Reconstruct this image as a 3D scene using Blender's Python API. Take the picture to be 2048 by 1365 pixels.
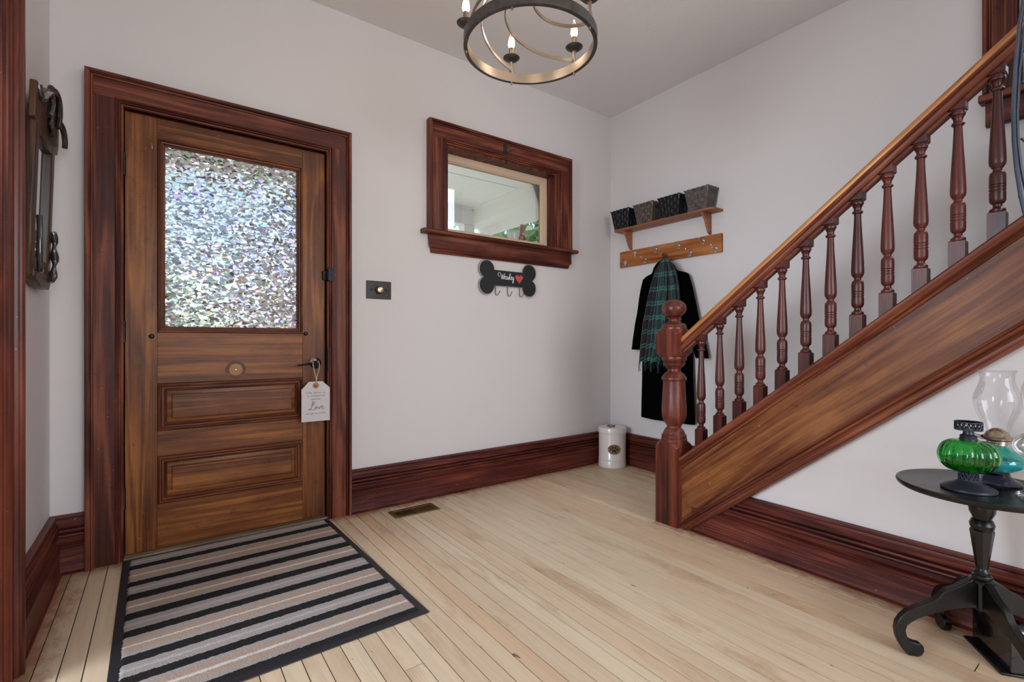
import bpy, bmesh, math, random
from mathutils import Vector, Matrix, noise
random.seed(7)
sc = bpy.context.scene
for o in list(bpy.data.objects): bpy.data.objects.remove(o)
COL = sc.collection
PI = math.pi

# ------------------------------------------------------------ camera
cam = bpy.data.cameras.new('camera'); cam.sensor_width = 36; cam.lens = 966/2048*36
cam.clip_start = .03; cam.clip_end = 200
co = bpy.data.objects.new('camera', cam); COL.objects.link(co)
co.location = (0, 0, 1.0); co.rotation_euler = (PI/2, 0, -math.radians(36.0))
sc.camera = co
# ------------------------------------------------------------ view
vs = sc.view_settings
sc.display_settings.display_device = 'sRGB'
vs.view_transform = 'Standard'; vs.look = 'None'; vs.gamma = 1; vs.use_curve_mapping = False
vs.exposure = -.06
cy = sc.cycles
cy.use_denoising = True; cy.max_bounces = 10; cy.diffuse_bounces = 4; cy.use_adaptive_sampling = True; cy.adaptive_threshold = .02; cy.transparent_max_bounces = 16
cy.glossy_bounces = 5; cy.transmission_bounces = 8; cy.caustics_reflective = False; cy.caustics_refractive = False
cy.sample_clamp_indirect = 6
# ------------------------------------------------------------ sky
w = bpy.data.worlds.new('world'); sc.world = w; w.use_nodes = True
wn = w.node_tree.nodes; wl = w.node_tree.links
bg = wn['Background']
sky = wn.new('ShaderNodeTexSky'); sky.sky_type = 'NISHITA'; sky.sun_disc = False
sky.sun_elevation = math.radians(48); sky.sun_rotation = math.radians(200); sky.air_density = 1.0; sky.dust_density = 2.0
wl.new(sky.outputs[0], bg.inputs[0]); bg.inputs[1].default_value = .42
# ------------------------------------------------------------ lights
def sun(name, rot, e, col, ang=1.0):
    l = bpy.data.lights.new(name, 'SUN'); l.energy = e; l.color = col; l.angle = math.radians(ang)
    o = bpy.data.objects.new(name, l); COL.objects.link(o); o.rotation_euler = rot
    return o
sun('sun', (math.radians(42), 0, math.radians(200)), 5.5, (1, .96, .9), 2)
def area(name, loc, aim, sx, sy, e, col):
    l = bpy.data.lights.new(name, 'AREA'); l.shape = 'RECTANGLE'; l.size = sx; l.size_y = sy; l.energy = e; l.color = col
    o = bpy.data.objects.new(name, l); COL.objects.link(o); o.location = loc
    d = Vector(aim) - Vector(loc); o.rotation_euler = d.to_track_quat('-Z', 'Z').to_euler()
    return o
# first two: area lamps added as fill in unseen windows; third: stair window daylight
area('added_fill_back', (.95, -2.93, 1.62), (.95, 0, 1.62), 2.0, 1.75, 88, (.83, .91, 1.0))
area('added_fill_side_room', (-3.13, .9, 1.6), (0, .9, 1.6), 1.9, 1.6, 172, (.76, .87, 1.0))
area('daylight_stair_window', (3.17, -.15, 2.75), (0, -.15, 2.6), .85, .95, 15, (.86, .93, 1.0))

# ------------------------------------------------------------ object helpers
def lin(*c):
    if len(c) == 1: c = [int(c[0][i:i+2], 16) for i in (0, 2, 4)]
    r = [((v/255+.055)/1.055)**2.4 if v/255 > .04045 else v/255/12.92 for v in c]
    return tuple(r)+(1,)
def tag(o, label=None, cat=None, group=None, kind=None):
    if label: o['label'] = label
    if cat: o['category'] = cat
    if group: o['group'] = group
    if kind: o['kind'] = kind
    return o
def empty(name, loc, label, cat, group=None, kind=None):
    o = bpy.data.objects.new(name, None); COL.objects.link(o); o.location = loc
    o.empty_display_size = .05
    return tag(o, label, cat, group, kind)
def origin(p):
    v = Vector((0, 0, 0))
    while p is not None: v += p.location; p = p.parent
    return v
class MB:
    def __init__(s): s.v = []; s.f = []; s.m = []; s.uv = None
    def add(s, vs_, fs, mi=0, M=None):
        n = len(s.v)
        for v in vs_:
            v = Vector(v); s.v.append(M @ v if M else v)
        for f in fs: s.f.append([n+i for i in f]); s.m.append(mi)
        return s
    def box(s, x0, x1, y0, y1, z0, z1, mi=0, M=None):
        return s.add([(x0,y0,z0),(x1,y0,z0),(x1,y1,z0),(x0,y1,z0),(x0,y0,z1),(x1,y0,z1),(x1,y1,z1),(x0,y1,z1)],
                     [(0,3,2,1),(4,5,6,7),(0,1,5,4),(1,2,6,5),(2,3,7,6),(3,0,4,7)], mi, M)
    def prism(s, poly, f0, f1, mi=0, caps=True):   # poly list of 2D, f0/f1 map 2D->3D
        n = len(poly)
        vs_ = [f0(*p) for p in poly]+[f1(*p) for p in poly]
        fs = [(i, (i+1) % n, n+(i+1) % n, n+i) for i in range(n)]
        if caps: fs += [tuple(range(n))[::-1], tuple(range(n, 2*n))]
        return s.add(vs_, fs, mi)
    def lathe(s, prof, c=(0,0,0), seg=32, mi=0, M=None, rfun=None, z=True):
        vs_ = []; fs = []; n = len(prof)
        for (zz, r) in prof:
            for k in range(seg):
                a = 2*PI*k/seg; rr = rfun(zz, a, r) if rfun else r
                vs_.append((c[0]+rr*math.cos(a), c[1]+rr*math.sin(a), c[2]+zz))
        for i in range(n-1):
            for k in range(seg):
                k2 = (k+1) % seg
                fs.append((i*seg+k, i*seg+k2, (i+1)*seg+k2, (i+1)*seg+k))
        fs.append(tuple(range(seg))[::-1]); fs.append(tuple((n-1)*seg+k for k in range(seg)))
        return s.add(vs_, fs, mi, M)
    def tube(s, path, r, seg=8, closed=False, mi=0, flat=None):
        P = [Vector(p) for p in path]; n = len(P); vs_ = []; fs = []
        T = []
        for i in range(n):
            a = P[(i-1) % n] if (closed or i > 0) else P[i]; b = P[(i+1) % n] if (closed or i < n-1) else P[i]
            T.append((b-a).normalized())
        up = Vector((0, 0, 1)) if abs(T[0].z) < .9 else Vector((1, 0, 0))
        u = T[0].cross(up).normalized()
        for i in range(n):
            u = (u - T[i]*u.dot(T[i])).normalized(); w_ = T[i].cross(u)
            rr = r(i/(n-1)) if callable(r) else r
            for k in range(seg):
                a = 2*PI*k/seg
                if flat: vs_.append(P[i]+u*math.cos(a)*rr*flat[0]+w_*math.sin(a)*rr*flat[1])
                else: vs_.append(P[i]+u*math.cos(a)*rr+w_*math.sin(a)*rr)
        m = n if closed else n-1
        for i in range(m):
            j = (i+1) % n
            for k in range(seg):
                k2 = (k+1) % seg
                fs.append((i*seg+k, i*seg+k2, j*seg+k2, j*seg+k))
        if not closed: fs += [tuple(range(seg))[::-1], tuple((n-1)*seg+k for k in range(seg))]
        return s.add(vs_, fs, mi)
    def frame(s, pts, dirs, prof, fmap, closed=False, mi=0):   # profile (outward, height) swept with mitres
        n = len(pts); m = len(prof)
        vs_ = []
        for (x, z), (dx, dz) in zip(pts, dirs):
            for (a, b) in prof: vs_.append(fmap(x+dx*a, z+dz*a, b))
        fs = []
        for i in range(n if closed else n-1):
            j = (i+1) % n
            for k in range(m):
                k2 = (k+1) % m
                fs.append((i*m+k, i*m+k2, j*m+k2, j*m+k))
        if not closed: fs += [tuple(range(m))[::-1], tuple((n-1)*m+k for k in range(m))]
        return s.add(vs_, fs, mi)
    def grid(s, fn, nu, nv, mi=0, wrap=False):
        vs_ = [fn(i/nu, j/nv) for j in range(nv+1) for i in range(nu+1)]
        fs = [(j*(nu+1)+i, j*(nu+1)+i+1, (j+1)*(nu+1)+i+1, (j+1)*(nu+1)+i) for j in range(nv) for i in range(nu)]
        return s.add(vs_, fs, mi)
    def build(s, name, mats, parent=None, bevel=0, sharp=35, local=False, recalc=True, solid=0, subsurf=0):
        off = Vector((0,0,0)) if local else origin(parent)
        me = bpy.data.meshes.new(name)
        me.from_pydata([tuple(v-off) for v in s.v], [], s.f)
        if not isinstance(mats, (list, tuple)): mats = [mats]
        for m in mats: me.materials.append(m)
        me.polygons.foreach_set('material_index', s.m)
        if recalc:
            b = bmesh.new(); b.from_mesh(me); bmesh.ops.recalc_face_normals(b, faces=b.faces); b.to_mesh(me); b.free()
        me.polygons.foreach_set('use_smooth', [True]*len(me.polygons))
        me.set_sharp_from_angle(angle=math.radians(sharp))
        if sharp == 0: me.polygons.foreach_set('use_smooth', [False]*len(me.polygons))
        o = bpy.data.objects.new(name, me); COL.objects.link(o); o.parent = parent
        if bevel:
            md = o.modifiers.new('bevel', 'BEVEL'); md.width = bevel; md.segments = 2; md.limit_method = 'ANGLE'; md.angle_limit = math.radians(40); md.harden_normals = False
        if solid:
            md = o.modifiers.new('solid', 'SOLIDIFY'); md.thickness = solid; md.offset = 0
        if subsurf:
            md = o.modifiers.new('sub', 'SUBSURF'); md.levels = subsurf; md.render_levels = subsurf
        return o
def dup(root, loc, rz=0, label=None):
    r = root.copy(); COL.objects.link(r); r.location = loc; r.rotation_euler = (0, 0, rz)
    if label: r['label'] = label
    for ch in list(root.children):
        c = ch.copy(); COL.objects.link(c); c.parent = r
        for g in ch.children:
            d = g.copy(); COL.objects.link(d); d.parent = c
    return r

# ------------------------------------------------------------ materials
class NT:
    def __init__(s, name):
        s.mat = bpy.data.materials.new(name); s.mat.use_nodes = True
        s.t = s.mat.node_tree; s.n = s.t.nodes; s.l = s.t.links
        s.b = s.n['Principled BSDF']
    def new(s, t, **k):
        x = s.n.new(t)
        for a, v in k.items(): setattr(x, a, v)
        return x
    def link(s, a, b): s.l.new(a, b)
    def math(s, op, a, b=None, c=None):
        x = s.new('ShaderNodeMath', operation=op)
        for i, v in enumerate((a, b, c)):
            if v is None: continue
            if isinstance(v, (int, float)): x.inputs[i].default_value = v
            else: s.link(v, x.inputs[i])
        return x.outputs[0]
    def noise(s, vec, scale, detail=3, rough=.5, dist=0, wv=None):
        x = s.new('ShaderNodeTexNoise')
        if wv is not None: x.noise_dimensions = '4D'; s.link(wv, x.inputs['W'])
        x.inputs['Scale'].default_value = scale; x.inputs['Detail'].default_value = detail
        x.inputs['Roughness'].default_value = rough; x.inputs['Distortion'].default_value = dist
        if vec is not None: s.link(vec, x.inputs['Vector'])
        return x.outputs[0]
    def ramp(s, fac, stops, interp='LINEAR'):
        x = s.new('ShaderNodeValToRGB'); r = x.color_ramp; r.interpolation = interp
        r.elements[0].position, r.elements[0].color = stops[0]
        r.elements[1].position, r.elements[1].color = stops[-1]
        for p, c in stops[1:-1]:
            e = r.elements.new(p); e.color = c
        s.link(fac, x.inputs[0]); return x.outputs[0]
    def mix(s, f, a, b, mode='MIX'):
        x = s.new('ShaderNodeMix', data_type='RGBA', blend_type=mode)
        for i, v in ((0, f), (6, a), (7, b)):
            if isinstance(v, (int, float)): x.inputs[i].default_value = v
            elif isinstance(v, tuple): x.inputs[i].default_value = v
            else: s.link(v, x.inputs[i])
        return x.outputs[2]
    def mapping(s, vec, scale=(1,1,1), rot=(0,0,0), loc=(0,0,0)):
        x = s.new('ShaderNodeMapping'); s.link(vec, x.inputs[0])
        x.inputs['Scale'].default_value = scale; x.inputs['Rotation'].default_value = rot; x.inputs['Location'].default_value = loc
        return x.outputs[0]
    def bump(s, h, strength=.2, dist=.002):
        x = s.new('ShaderNodeBump'); x.inputs['Strength'].default_value = strength; x.inputs['Distance'].default_value = dist
        s.link(h, x.inputs['Height']); s.link(x.outputs[0], s.b.inputs['Normal']); return x
    def set(s, **k):
        for a, v in k.items():
            i = s.b.inputs[a.replace('_', ' ')]
            if isinstance(v, (int, float, tuple)): i.default_value = v
            else: s.link(v, i)
def flat(name, col, rough=.5, metal=0, coat=0, bump=0, bscale=300, var=0):
    t = NT(name); c = lin(col)
    t.set(Base_Color=c, Roughness=rough, Metallic=metal); t.b.inputs['Coat Weight'].default_value = coat
    tc = t.new('ShaderNodeTexCoord').outputs['Object']
    if var:
        n = t.noise(tc, 30, 4, .6)
        d = tuple(v*(1-var) for v in c[:3])+(1,)
        t.set(Base_Color=t.mix(t.ramp(n, [(.35, (0,0,0,1)), (.65, (1,1,1,1))]), d, c))
    if bump: t.bump(t.noise(tc, bscale, 2), bump, .001)
    return t.mat
def wood(name, dark, mid, light, axis='z', rot=(0,0,0), rough=.40, rings=15, cross=9, along=.5, seed=0, wear=0, coat=.04, contrast=1.0, blot=None, spec=.24):
    t = NT(name)
    tc = t.new('ShaderNodeTexCoord').outputs['Object']
    if rot != (0,0,0): tc = t.mapping(tc, rot=rot)
    info = t.new('ShaderNodeObjectInfo')
    wv = t.math('MULTIPLY_ADD', info.outputs['Random'], 13.0, float(seed))
    sc_ = {'x': (along, cross, cross), 'y': (cross, along, cross), 'z': (cross, cross, along)}[axis]
    v1 = t.mapping(tc, scale=sc_)
    a = t.noise(v1, 1.0, 2.5, .45, .4, wv)
    ring = t.math('SINE', t.math('MULTIPLY', a, rings*6.283))
    ring = t.math('POWER', t.math('MULTIPLY_ADD', ring, .5, .5), 1.8)
    sf = {'x': (4, 260, 260), 'y': (260, 4, 260), 'z': (260, 260, 4)}[axis]
    b = t.noise(t.mapping(tc, scale=sf), 1.0, 3, .6, 0, wv)
    cs = {'x': (1.4, 4.5, 4.5), 'y': (4.5, 1.4, 4.5), 'z': (4.5, 4.5, 1.4)}[axis]
    c = t.noise(t.mapping(tc, scale=cs), 1.0, 5, .62, .5, wv)
    ms = {'x': (1.6, 70, 70), 'y': (70, 1.6, 70), 'z': (70, 70, 1.6)}[axis]
    b2 = t.noise(t.mapping(tc, scale=ms), 1.0, 4, .7, .2, wv)
    f = t.math('MULTIPLY', ring, .22*contrast)
    f = t.math('MULTIPLY_ADD', b, .45*contrast, f)
    f = t.math('MULTIPLY_ADD', b2, .75*contrast, f)
    f = t.math('MULTIPLY_ADD', c, .95, f)
    f = t.math('ADD', f, -.42-.30*contrast)
    col = t.ramp(f, [(.10, lin(dark)), (.42, lin(mid)), (.78, lin(light))])
    if blot:
        bn = t.noise(tc, 2.6, 5, .6, .6, wv)
        col = t.mix(t.ramp(bn, [(.44, (0,0,0,1)), (.66, (blot[1],)*3+(1,))]), col, t.mix(b2, lin(blot[0]), col))
    if wear:   # small pale nicks and dark scuffs
        k = t.noise(tc, 95, 2, .5, 0, wv)
        col = t.mix(t.ramp(k, [(.73, (0,0,0,1)), (.78, (1,1,1,1))]), col, lin('a98a6c'))
        k2 = t.noise(tc, 22, 5, .75, .6, wv)
        col = t.mix(t.ramp(k2, [(.60, (0,0,0,1)), (.72, (.75,.75,.75,1))]), col, lin(dark))
    t.set(Base_Color=col, Roughness=t.math('MULTIPLY_ADD', c, .25, rough-.1)); t.b.inputs['Specular IOR Level'].default_value = spec
    t.b.inputs['Coat Weight'].default_value = coat; t.b.inputs['Coat Roughness'].default_value = .25
    t.bump(t.math('MULTIPLY_ADD', b, 1.0, t.math('MULTIPLY', c, .6)), .25, .0012)
    return t.mat
SL = math.atan(.809)
MD = ('200a07', '50201a', '7a3c29')
mz = wood('mahogany_upright', *MD, axis='z', wear=1)
mx = wood('mahogany_lengthwise', *MD, axis='x', wear=1, seed=3)
my = wood('mahogany_along_stair', *MD, axis='y', wear=1, seed=5)
CS = ('1b0906', '532419', '864a33')
casz = wood('casing_wood_upright', *CS, axis='z', wear=1, seed=8, rings=9, cross=6, along=.45, contrast=1.15)
casx = wood('casing_wood_level', *CS, axis='x', wear=1, seed=9, rings=9, cross=6, along=.45, contrast=1.15)
casy = wood('casing_wood_sideways', *CS, axis='y', wear=1, seed=10, rings=7)
DR = ('2c140a', '75431f', 'a76a33')
drz = wood('door_wood_upright', *DR, axis='z', wear=1, seed=11, rings=8, rough=.36, blot=('3a1409', .8))
drx = wood('door_wood_level', *DR, axis='x', wear=1, seed=12, rings=8, rough=.36, blot=('4d1a0c', .8))
drm = wood('door_moulding_wood', '260f08', '63311b', '8a5230', axis='x', wear=1, seed=13)
drmz = wood('door_moulding_wood_upright', '260f08', '63311b', '8a5230', axis='z', wear=1, seed=13)
slope = wood('stringer_oak', '2c140a', '6d3c1f', '946034', axis='y', rot=(-SL*-1, 0, 0), rings=10, cross=6, along=.5, seed=14, rough=.38, contrast=1.05, wear=1, blot=('4a2012', .75))
slopem = wood('slanted_mahogany', '2c110a', '643121', '8f5438', axis='y', rot=(SL, 0, 0), seed=15)
railt = wood('worn_rail_wood', '6b3a1c', 'b1723f', 'd09a62', axis='y', rot=(SL, 0, 0), seed=16, rough=.36)
balw = wood('baluster_wood', '1f0a08', '481b14', '652b1f', axis='z', seed=17, rough=.34, coat=.08, rings=4, spec=.4)
neww = wood('newel_wood', '260d09', '5d271b', '80432f', axis='z', seed=18, rough=.34, coat=.08, rings=4, spec=.4)
pine = wood('pine_board_wood', '7c4019', 'a8683a', 'c08552', axis='y', seed=19, rough=.45, rings=5, contrast=.8)
shelfw = wood('shelf_wood', '6d3d28', '9b6144', 'b57a58', axis='y', seed=20, rough=.45)
mirw = wood('mirror_dark_wood', '150d09', '3a2417', '6b452b', axis='z', seed=21, rough=.32, coat=.1, spec=.4)
blackw = wood('black_lacquered_wood', '060504', '0c0a09', '14110f', axis='z', seed=22, rough=.28, coat=.1, contrast=.4, spec=.4)

def paint(name, col, bscale=220, bstr=.12, var=.03):
    t = NT(name); c = lin(col)
    tc = t.new('ShaderNodeTexCoord').outputs['Object']
    n = t.noise(tc, 1.3, 3, .5)
    t.set(Base_Color=t.mix(n, tuple(v*(1-var) for v in c[:3])+(1,), tuple(min(1, v*(1+var)) for v in c[:3])+(1,)), Roughness=.62)
    t.bump(t.noise(tc, bscale, 3, .6), bstr, .002)
    return t.mat
wallp = paint('wall_paint', 'd8d2d0')
ceilp = paint('ceiling_stipple', 'e6e2e2', 130, .9)
creamp = paint('cream_sash_paint', 'd9bfa2', 200, .1)
whitep = paint('porch_white_paint', 'f0efec', 60, .2)
metalb = flat('black_iron', '1b1d22', .42, .6, bump=.2, bscale=200)
ironblue = flat('wrought_iron', '4e5664', .35, .8, bump=.3, bscale=120)
nickel = flat('brushed_nickel', '9a8c7d', .36, 1.0)
bronze = flat('dark_bronze', '5e5752', .42, .75, var=.4)
brassold = flat('aged_brass', '9c8258', .38, .85, var=.25)
silver = flat('polished_silver', 'd9d6d0', .22, 1.0)
ceramic = flat('white_enamel', 'e4dad3', .28, 0, coat=.4)
blackpl = flat('black_plastic', '0b0b0d', .35, 0)
bakelite = flat('dark_bakelite', '2c2122', .35, 0, coat=.3, var=.3)
wool = flat('black_wool', '020203', 1.0, 0, bump=.3, bscale=400)
wool.node_tree.nodes['Principled BSDF'].inputs['Specular IOR Level'].default_value = .05
ropem = flat('jute_cord', 'bfa993', .9, bump=.6, bscale=900)
tagp = flat('painted_tag', 'cfc7c8', .7, var=.04)
kraft = flat('kraft_ring', 'a67c4f', .8)
inkm = flat('tag_ink', '3c3a3f', .8)
chalk = flat('chalkboard_black', '17171a', .6, bump=.1, bscale=100)
silvedge = flat('champagne_edge', 'a9a397', .45, .5)
whitepaint = flat('white_lettering', 'efece8', .6)
redp = flat('red_heart_paint', 'c4504a', .6)
rubber = flat('black_rubber', '26252a', .55, bump=.1)
def glass(name, col=(1,1,1,1), gloss=.12, rough=.0, k=.9):
    t = NT(name); t.n.remove(t.b)
    out = t.n['Material Output']
    tr = t.new('ShaderNodeBsdfTransparent'); tr.inputs[0].default_value = col
    gl = t.new('ShaderNodeBsdfGlossy'); gl.inputs['Roughness'].default_value = rough
    fr = t.new('ShaderNodeFresnel'); fr.inputs[0].default_value = 1.5
    mx_ = t.new('ShaderNodeMixShader'); t.link(t.math('MULTIPLY_ADD', fr.outputs[0], k, gloss*.1), mx_.inputs[0])
    t.link(tr.outputs[0], mx_.inputs[1]); t.link(gl.outputs[0], mx_.inputs[2]); t.link(mx_.outputs[0], out.inputs[0])
    return t.mat
clear = glass('window_glass')
def tglass(name, col, ior=1.45, rough=.0):
    t = NT(name); t.set(Base_Color=col, Roughness=rough, IOR=ior); t.b.inputs['Transmission Weight'].default_value = 1
    return t.mat
chimg = glass('chimney_glass', (.99, .99, .995, 1), .05, .0, .26)
mirror_m = flat('mirror_silvering', 'e6e6e6', .02, 1.0)

# mosaic privacy film: every little cell bends the view its own way
def filmmat():
    t = NT('mosaic_film_glass'); t.n.remove(t.b); out = t.n['Material Output']
    tc = t.new('ShaderNodeTexCoord').outputs['Object']
    nz = t.new('ShaderNodeTexNoise'); nz.inputs['Scale'].default_value = 30; nz.inputs['Detail'].default_value = 1; t.link(tc, nz.inputs['Vector'])
    dv = t.new('ShaderNodeVectorMath', operation='MULTIPLY_ADD'); t.link(nz.outputs['Color'], dv.inputs[0]); dv.inputs[1].default_value = (.02, 0, .02); t.link(tc, dv.inputs[2])
    v = t.mapping(dv.outputs[0], scale=(.8, 0, .95))
    v2 = t.mapping(dv.outputs[0], scale=(.75, 0, 1.5), rot=(0, .9, 0), loc=(3, 0, 1))
    def vor(vec, s, feat):
        x = t.new('ShaderNodeTexVoronoi'); x.feature = feat; x.inputs['Scale'].default_value = s; t.link(vec, x.inputs['Vector']); return x
    c1 = vor(v, 62, 'F1').outputs['Color']; c2 = vor(v2, 48, 'F1').outputs['Color']
    e1 = vor(v, 62, 'DISTANCE_TO_EDGE').outputs['Distance']; e2 = vor(v2, 48, 'DISTANCE_TO_EDGE').outputs['Distance']
    mixc = t.new('ShaderNodeVectorMath', operation='ADD'); t.link(c1, mixc.inputs[0]); t.link(c2, mixc.inputs[1])
    fr = t.new('ShaderNodeVectorMath', operation='FRACTION'); t.link(mixc.outputs[0], fr.inputs[0])
    ce = t.new('ShaderNodeVectorMath', operation='MULTIPLY_ADD'); t.link(fr.outputs[0], ce.inputs[0]); ce.inputs[1].default_value = (1.0, 0, .42); ce.inputs[2].default_value = (-.5, 0, -.37)
    g = t.new('ShaderNodeNewGeometry')
    ad = t.new('ShaderNodeVectorMath', operation='ADD'); t.link(g.outputs['Normal'], ad.inputs[0]); t.link(ce.outputs[0], ad.inputs[1])
    nm = t.new('ShaderNodeVectorMath', operation='NORMALIZE'); t.link(ad.outputs[0], nm.inputs[0])
    sp = t.new('ShaderNodeSeparateColor'); t.link(fr.outputs[0], sp.inputs[0])
    hsv = t.new('ShaderNodeCombineColor', mode='HSV'); t.link(sp.outputs[0], hsv.inputs[0])
    sat = t.ramp(sp.outputs[1], [(.35, (.05,.05,.05,1)), (.95, (.5,.5,.5,1))]); t.link(sat, hsv.inputs[1])
    val = t.ramp(sp.outputs[2], [(.0, (.16,.16,.16,1)), (.30, (.35,.35,.35,1)), (.42, (.98,.98,.98,1))]); t.link(val, hsv.inputs[2])
    rf = t.new('ShaderNodeBsdfRefraction'); rf.inputs['IOR'].default_value = 1.28; rf.inputs['Roughness'].default_value = .02
    t.link(t.mix(1.0, hsv.outputs[0], (.88, .82, .82, 1), 'MULTIPLY'), rf.inputs[0]); t.link(nm.outputs[0], rf.inputs['Normal'])
    tl = t.new('ShaderNodeBsdfTranslucent'); tl.inputs[0].default_value = (.85, .86, .9, 1)
    edge = t.math('MINIMUM', e1, e2)
    ef = t.ramp(edge, [(.018, (.8,.8,.8,1)), (.045, (.07,.07,.07,1))])
    m = t.new('ShaderNodeMixShader'); t.link(ef, m.inputs[0]); t.link(rf.outputs[0], m.inputs[1]); t.link(tl.outputs[0], m.inputs[2])
    gl = t.new('ShaderNodeBsdfGlossy'); gl.inputs['Roughness'].default_value = .12; t.link(nm.outputs[0], gl.inputs['Normal'])
    m2 = t.new('ShaderNodeMixShader'); m2.inputs[0].default_value = .16; t.link(m.outputs[0], m2.inputs[1]); t.link(gl.outputs[0], m2.inputs[2])
    t.link(m2.outputs[0], out.inputs[0])
    return t.mat
film = filmmat()

# floor boards: one colour per board, knots, stains along the joints
def floormat():
    t = NT('pine_floor_boards')
    g = t.new('ShaderNodeNewGeometry').outputs['Random Per Island']
    tc = t.new('ShaderNodeTexCoord').outputs['Object']
    wv = t.math('MULTIPLY', g, 40.0)
    base = t.ramp(g, [(0, lin('d0b495')), (.3, lin('dcc6a6')), (.6, lin('e6d3b4')), (1, lin('d6b28d'))])
    a = t.noise(t.mapping(tc, scale=(14, .8, 1)), 1.0, 3, .5, .6, wv)
    ring = t.math('MULTIPLY_ADD', t.math('SINE', t.math('MULTIPLY', a, 45)), .5, .5)
    b = t.noise(t.mapping(tc, scale=(220, 5, 1)), 1.0, 3, .6, 0, wv)
    col = t.mix(t.math('MULTIPLY', ring, .22), base, lin('bb987a'))
    col = t.mix(t.math('MULTIPLY', b, .3), col, lin('dcc3a4'))
    st = t.noise(t.mapping(tc, scale=(7, 2.2, 1)), 1.0, 5, .7, .5, wv)
    col = t.mix(t.ramp(st, [(.54, (0,0,0,1)), (.72, (.6,.6,.6,1))]), col, lin('a06a44'))
    kn = t.noise(t.mapping(tc, scale=(26, 9, 1)), 1.0, 4, .65, .8, wv)
    col = t.mix(t.ramp(kn, [(.665, (0,0,0,1)), (.715, (.85,.85,.85,1))]), col, lin('5a3c2a'))
    # old varnish left along the skirting
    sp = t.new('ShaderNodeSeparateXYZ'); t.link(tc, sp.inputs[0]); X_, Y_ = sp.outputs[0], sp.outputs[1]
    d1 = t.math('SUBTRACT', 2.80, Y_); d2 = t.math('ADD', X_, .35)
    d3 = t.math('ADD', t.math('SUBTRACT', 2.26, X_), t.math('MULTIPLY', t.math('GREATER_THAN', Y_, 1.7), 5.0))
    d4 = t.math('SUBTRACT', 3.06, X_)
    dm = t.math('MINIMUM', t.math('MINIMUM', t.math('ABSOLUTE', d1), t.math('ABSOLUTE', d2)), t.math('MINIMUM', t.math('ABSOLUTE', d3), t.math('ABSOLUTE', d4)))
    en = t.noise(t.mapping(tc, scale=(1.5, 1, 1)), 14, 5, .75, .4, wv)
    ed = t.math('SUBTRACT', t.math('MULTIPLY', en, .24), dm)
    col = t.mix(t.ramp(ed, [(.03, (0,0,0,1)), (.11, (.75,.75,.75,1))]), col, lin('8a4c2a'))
    t.set(Base_Color=col, Roughness=.5); t.b.inputs['Coat Weight'].default_value = .12; t.b.inputs['Coat Roughness'].default_value = .35
    t.bump(b, .15, .001)
    return t.mat
floorm = floormat()
gapm = flat('floor_gap_dark', '140b07', .95)  # even dark colour under the boards, shows in the gaps

# =================================================================== ROOM SHELL
YF, XR, XL, CH = 2.83, 3.09, -.385, 2.895
J = [-.385, -.312, -.25, -.19, -.12]
while J[-1] < .50: J.append(J[-1]+.0595)
J[-1] = .535
J += [.596,.659,.720,.783,.844,.906,.969,1.035,1.097,1.13+.03,1.198,1.262,1.325,1.391,1.457,1.53,1.599,1.675,1.741,1.79,1.85,1.92,1.992,2.057,2.12,2.178,2.237,2.302,2.353,2.409,2.465,2.52]
while J[-1] < 3.2: J.append(J[-1]+.061)
L = J[0]
left = [L-.0615*k for k in range(1, 46)]
J = sorted(left)+J
fb = MB()
rnd = random.Random(3)
for i in range(len(J)-1):
    x0, x1 = J[i]+.0016, J[i+1]-.0016
    ys = [-3.0]; y = -3.0+rnd.uniform(.5, 3.5)
    if abs(J[i]-.596) < .003: ys += [-1.2, 1.375]; y = 9
    while y < 2.5:
        if not (0.9 < y < 2.7 and x0 > -.3): ys.append(y)
        y += rnd.uniform(3.2, 5.2)
    ys.append(2.95)
    for a, b in zip(ys[:-1], ys[1:]):
        g = .0016
        fb.box(x0, x1, a+g, b-g, -.0043, rnd.uniform(-.0006, 0))
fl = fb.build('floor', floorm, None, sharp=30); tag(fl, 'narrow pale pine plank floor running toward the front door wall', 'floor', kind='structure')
sb = MB().box(-3.2, 3.25, -3.05, 2.99, -.08, -.0045).build('floor', gapm); tag(sb, 'dark joints between the floor planks', 'floor', kind='structure')

def wall_holes(x0, x1, z0, z1, holes, fn):   # fn(u,v,side)->xyz
    us = sorted({x0, x1, *[h[0] for h in holes], *[h[1] for h in holes]}); zs = sorted({z0, z1, *[h[2] for h in holes], *[h[3] for h in holes]})
    mb = MB()
    for i in range(len(us)-1):
        for j in range(len(zs)-1):
            cu, cz = (us[i]+us[i+1])/2, (zs[j]+zs[j+1])/2
            if any(h[0] < cu < h[1] and h[2] < cz < h[3] for h in holes): continue
            a = fn(us[i], zs[j]); b = fn(us[i+1], zs[j+1])
            mb.box(min(a[0],b[0]), max(a[0],b[0]), min(a[1],b[1]), max(a[1],b[1]), min(a[2],b[2]), max(a[2],b[2]))
    bm = bmesh.new(); 
    vs_ = [bm.verts.new(v) for v in mb.v]
    for f in mb.f: bm.faces.new([vs_[i] for i in f])
    bmesh.ops.remove_doubles(bm, verts=bm.verts, dist=1e-5)
    # drop internal faces shared by two cells
    seen = {}
    for f in bm.faces: seen.setdefault(tuple(round(c, 4) for c in f.calc_center_median()), []).append(f)
    bmesh.ops.delete(bm, geom=[f for l in seen.values() if len(l) > 1 for f in l], context='FACES_ONLY')
    out = MB(); bm.verts.index_update(); out.v = [v.co.copy() for v in bm.verts]; out.f = [[v.index for v in f.verts] for f in bm.faces]; out.m = [0]*len(out.f)
    bm.free(); return out
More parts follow.
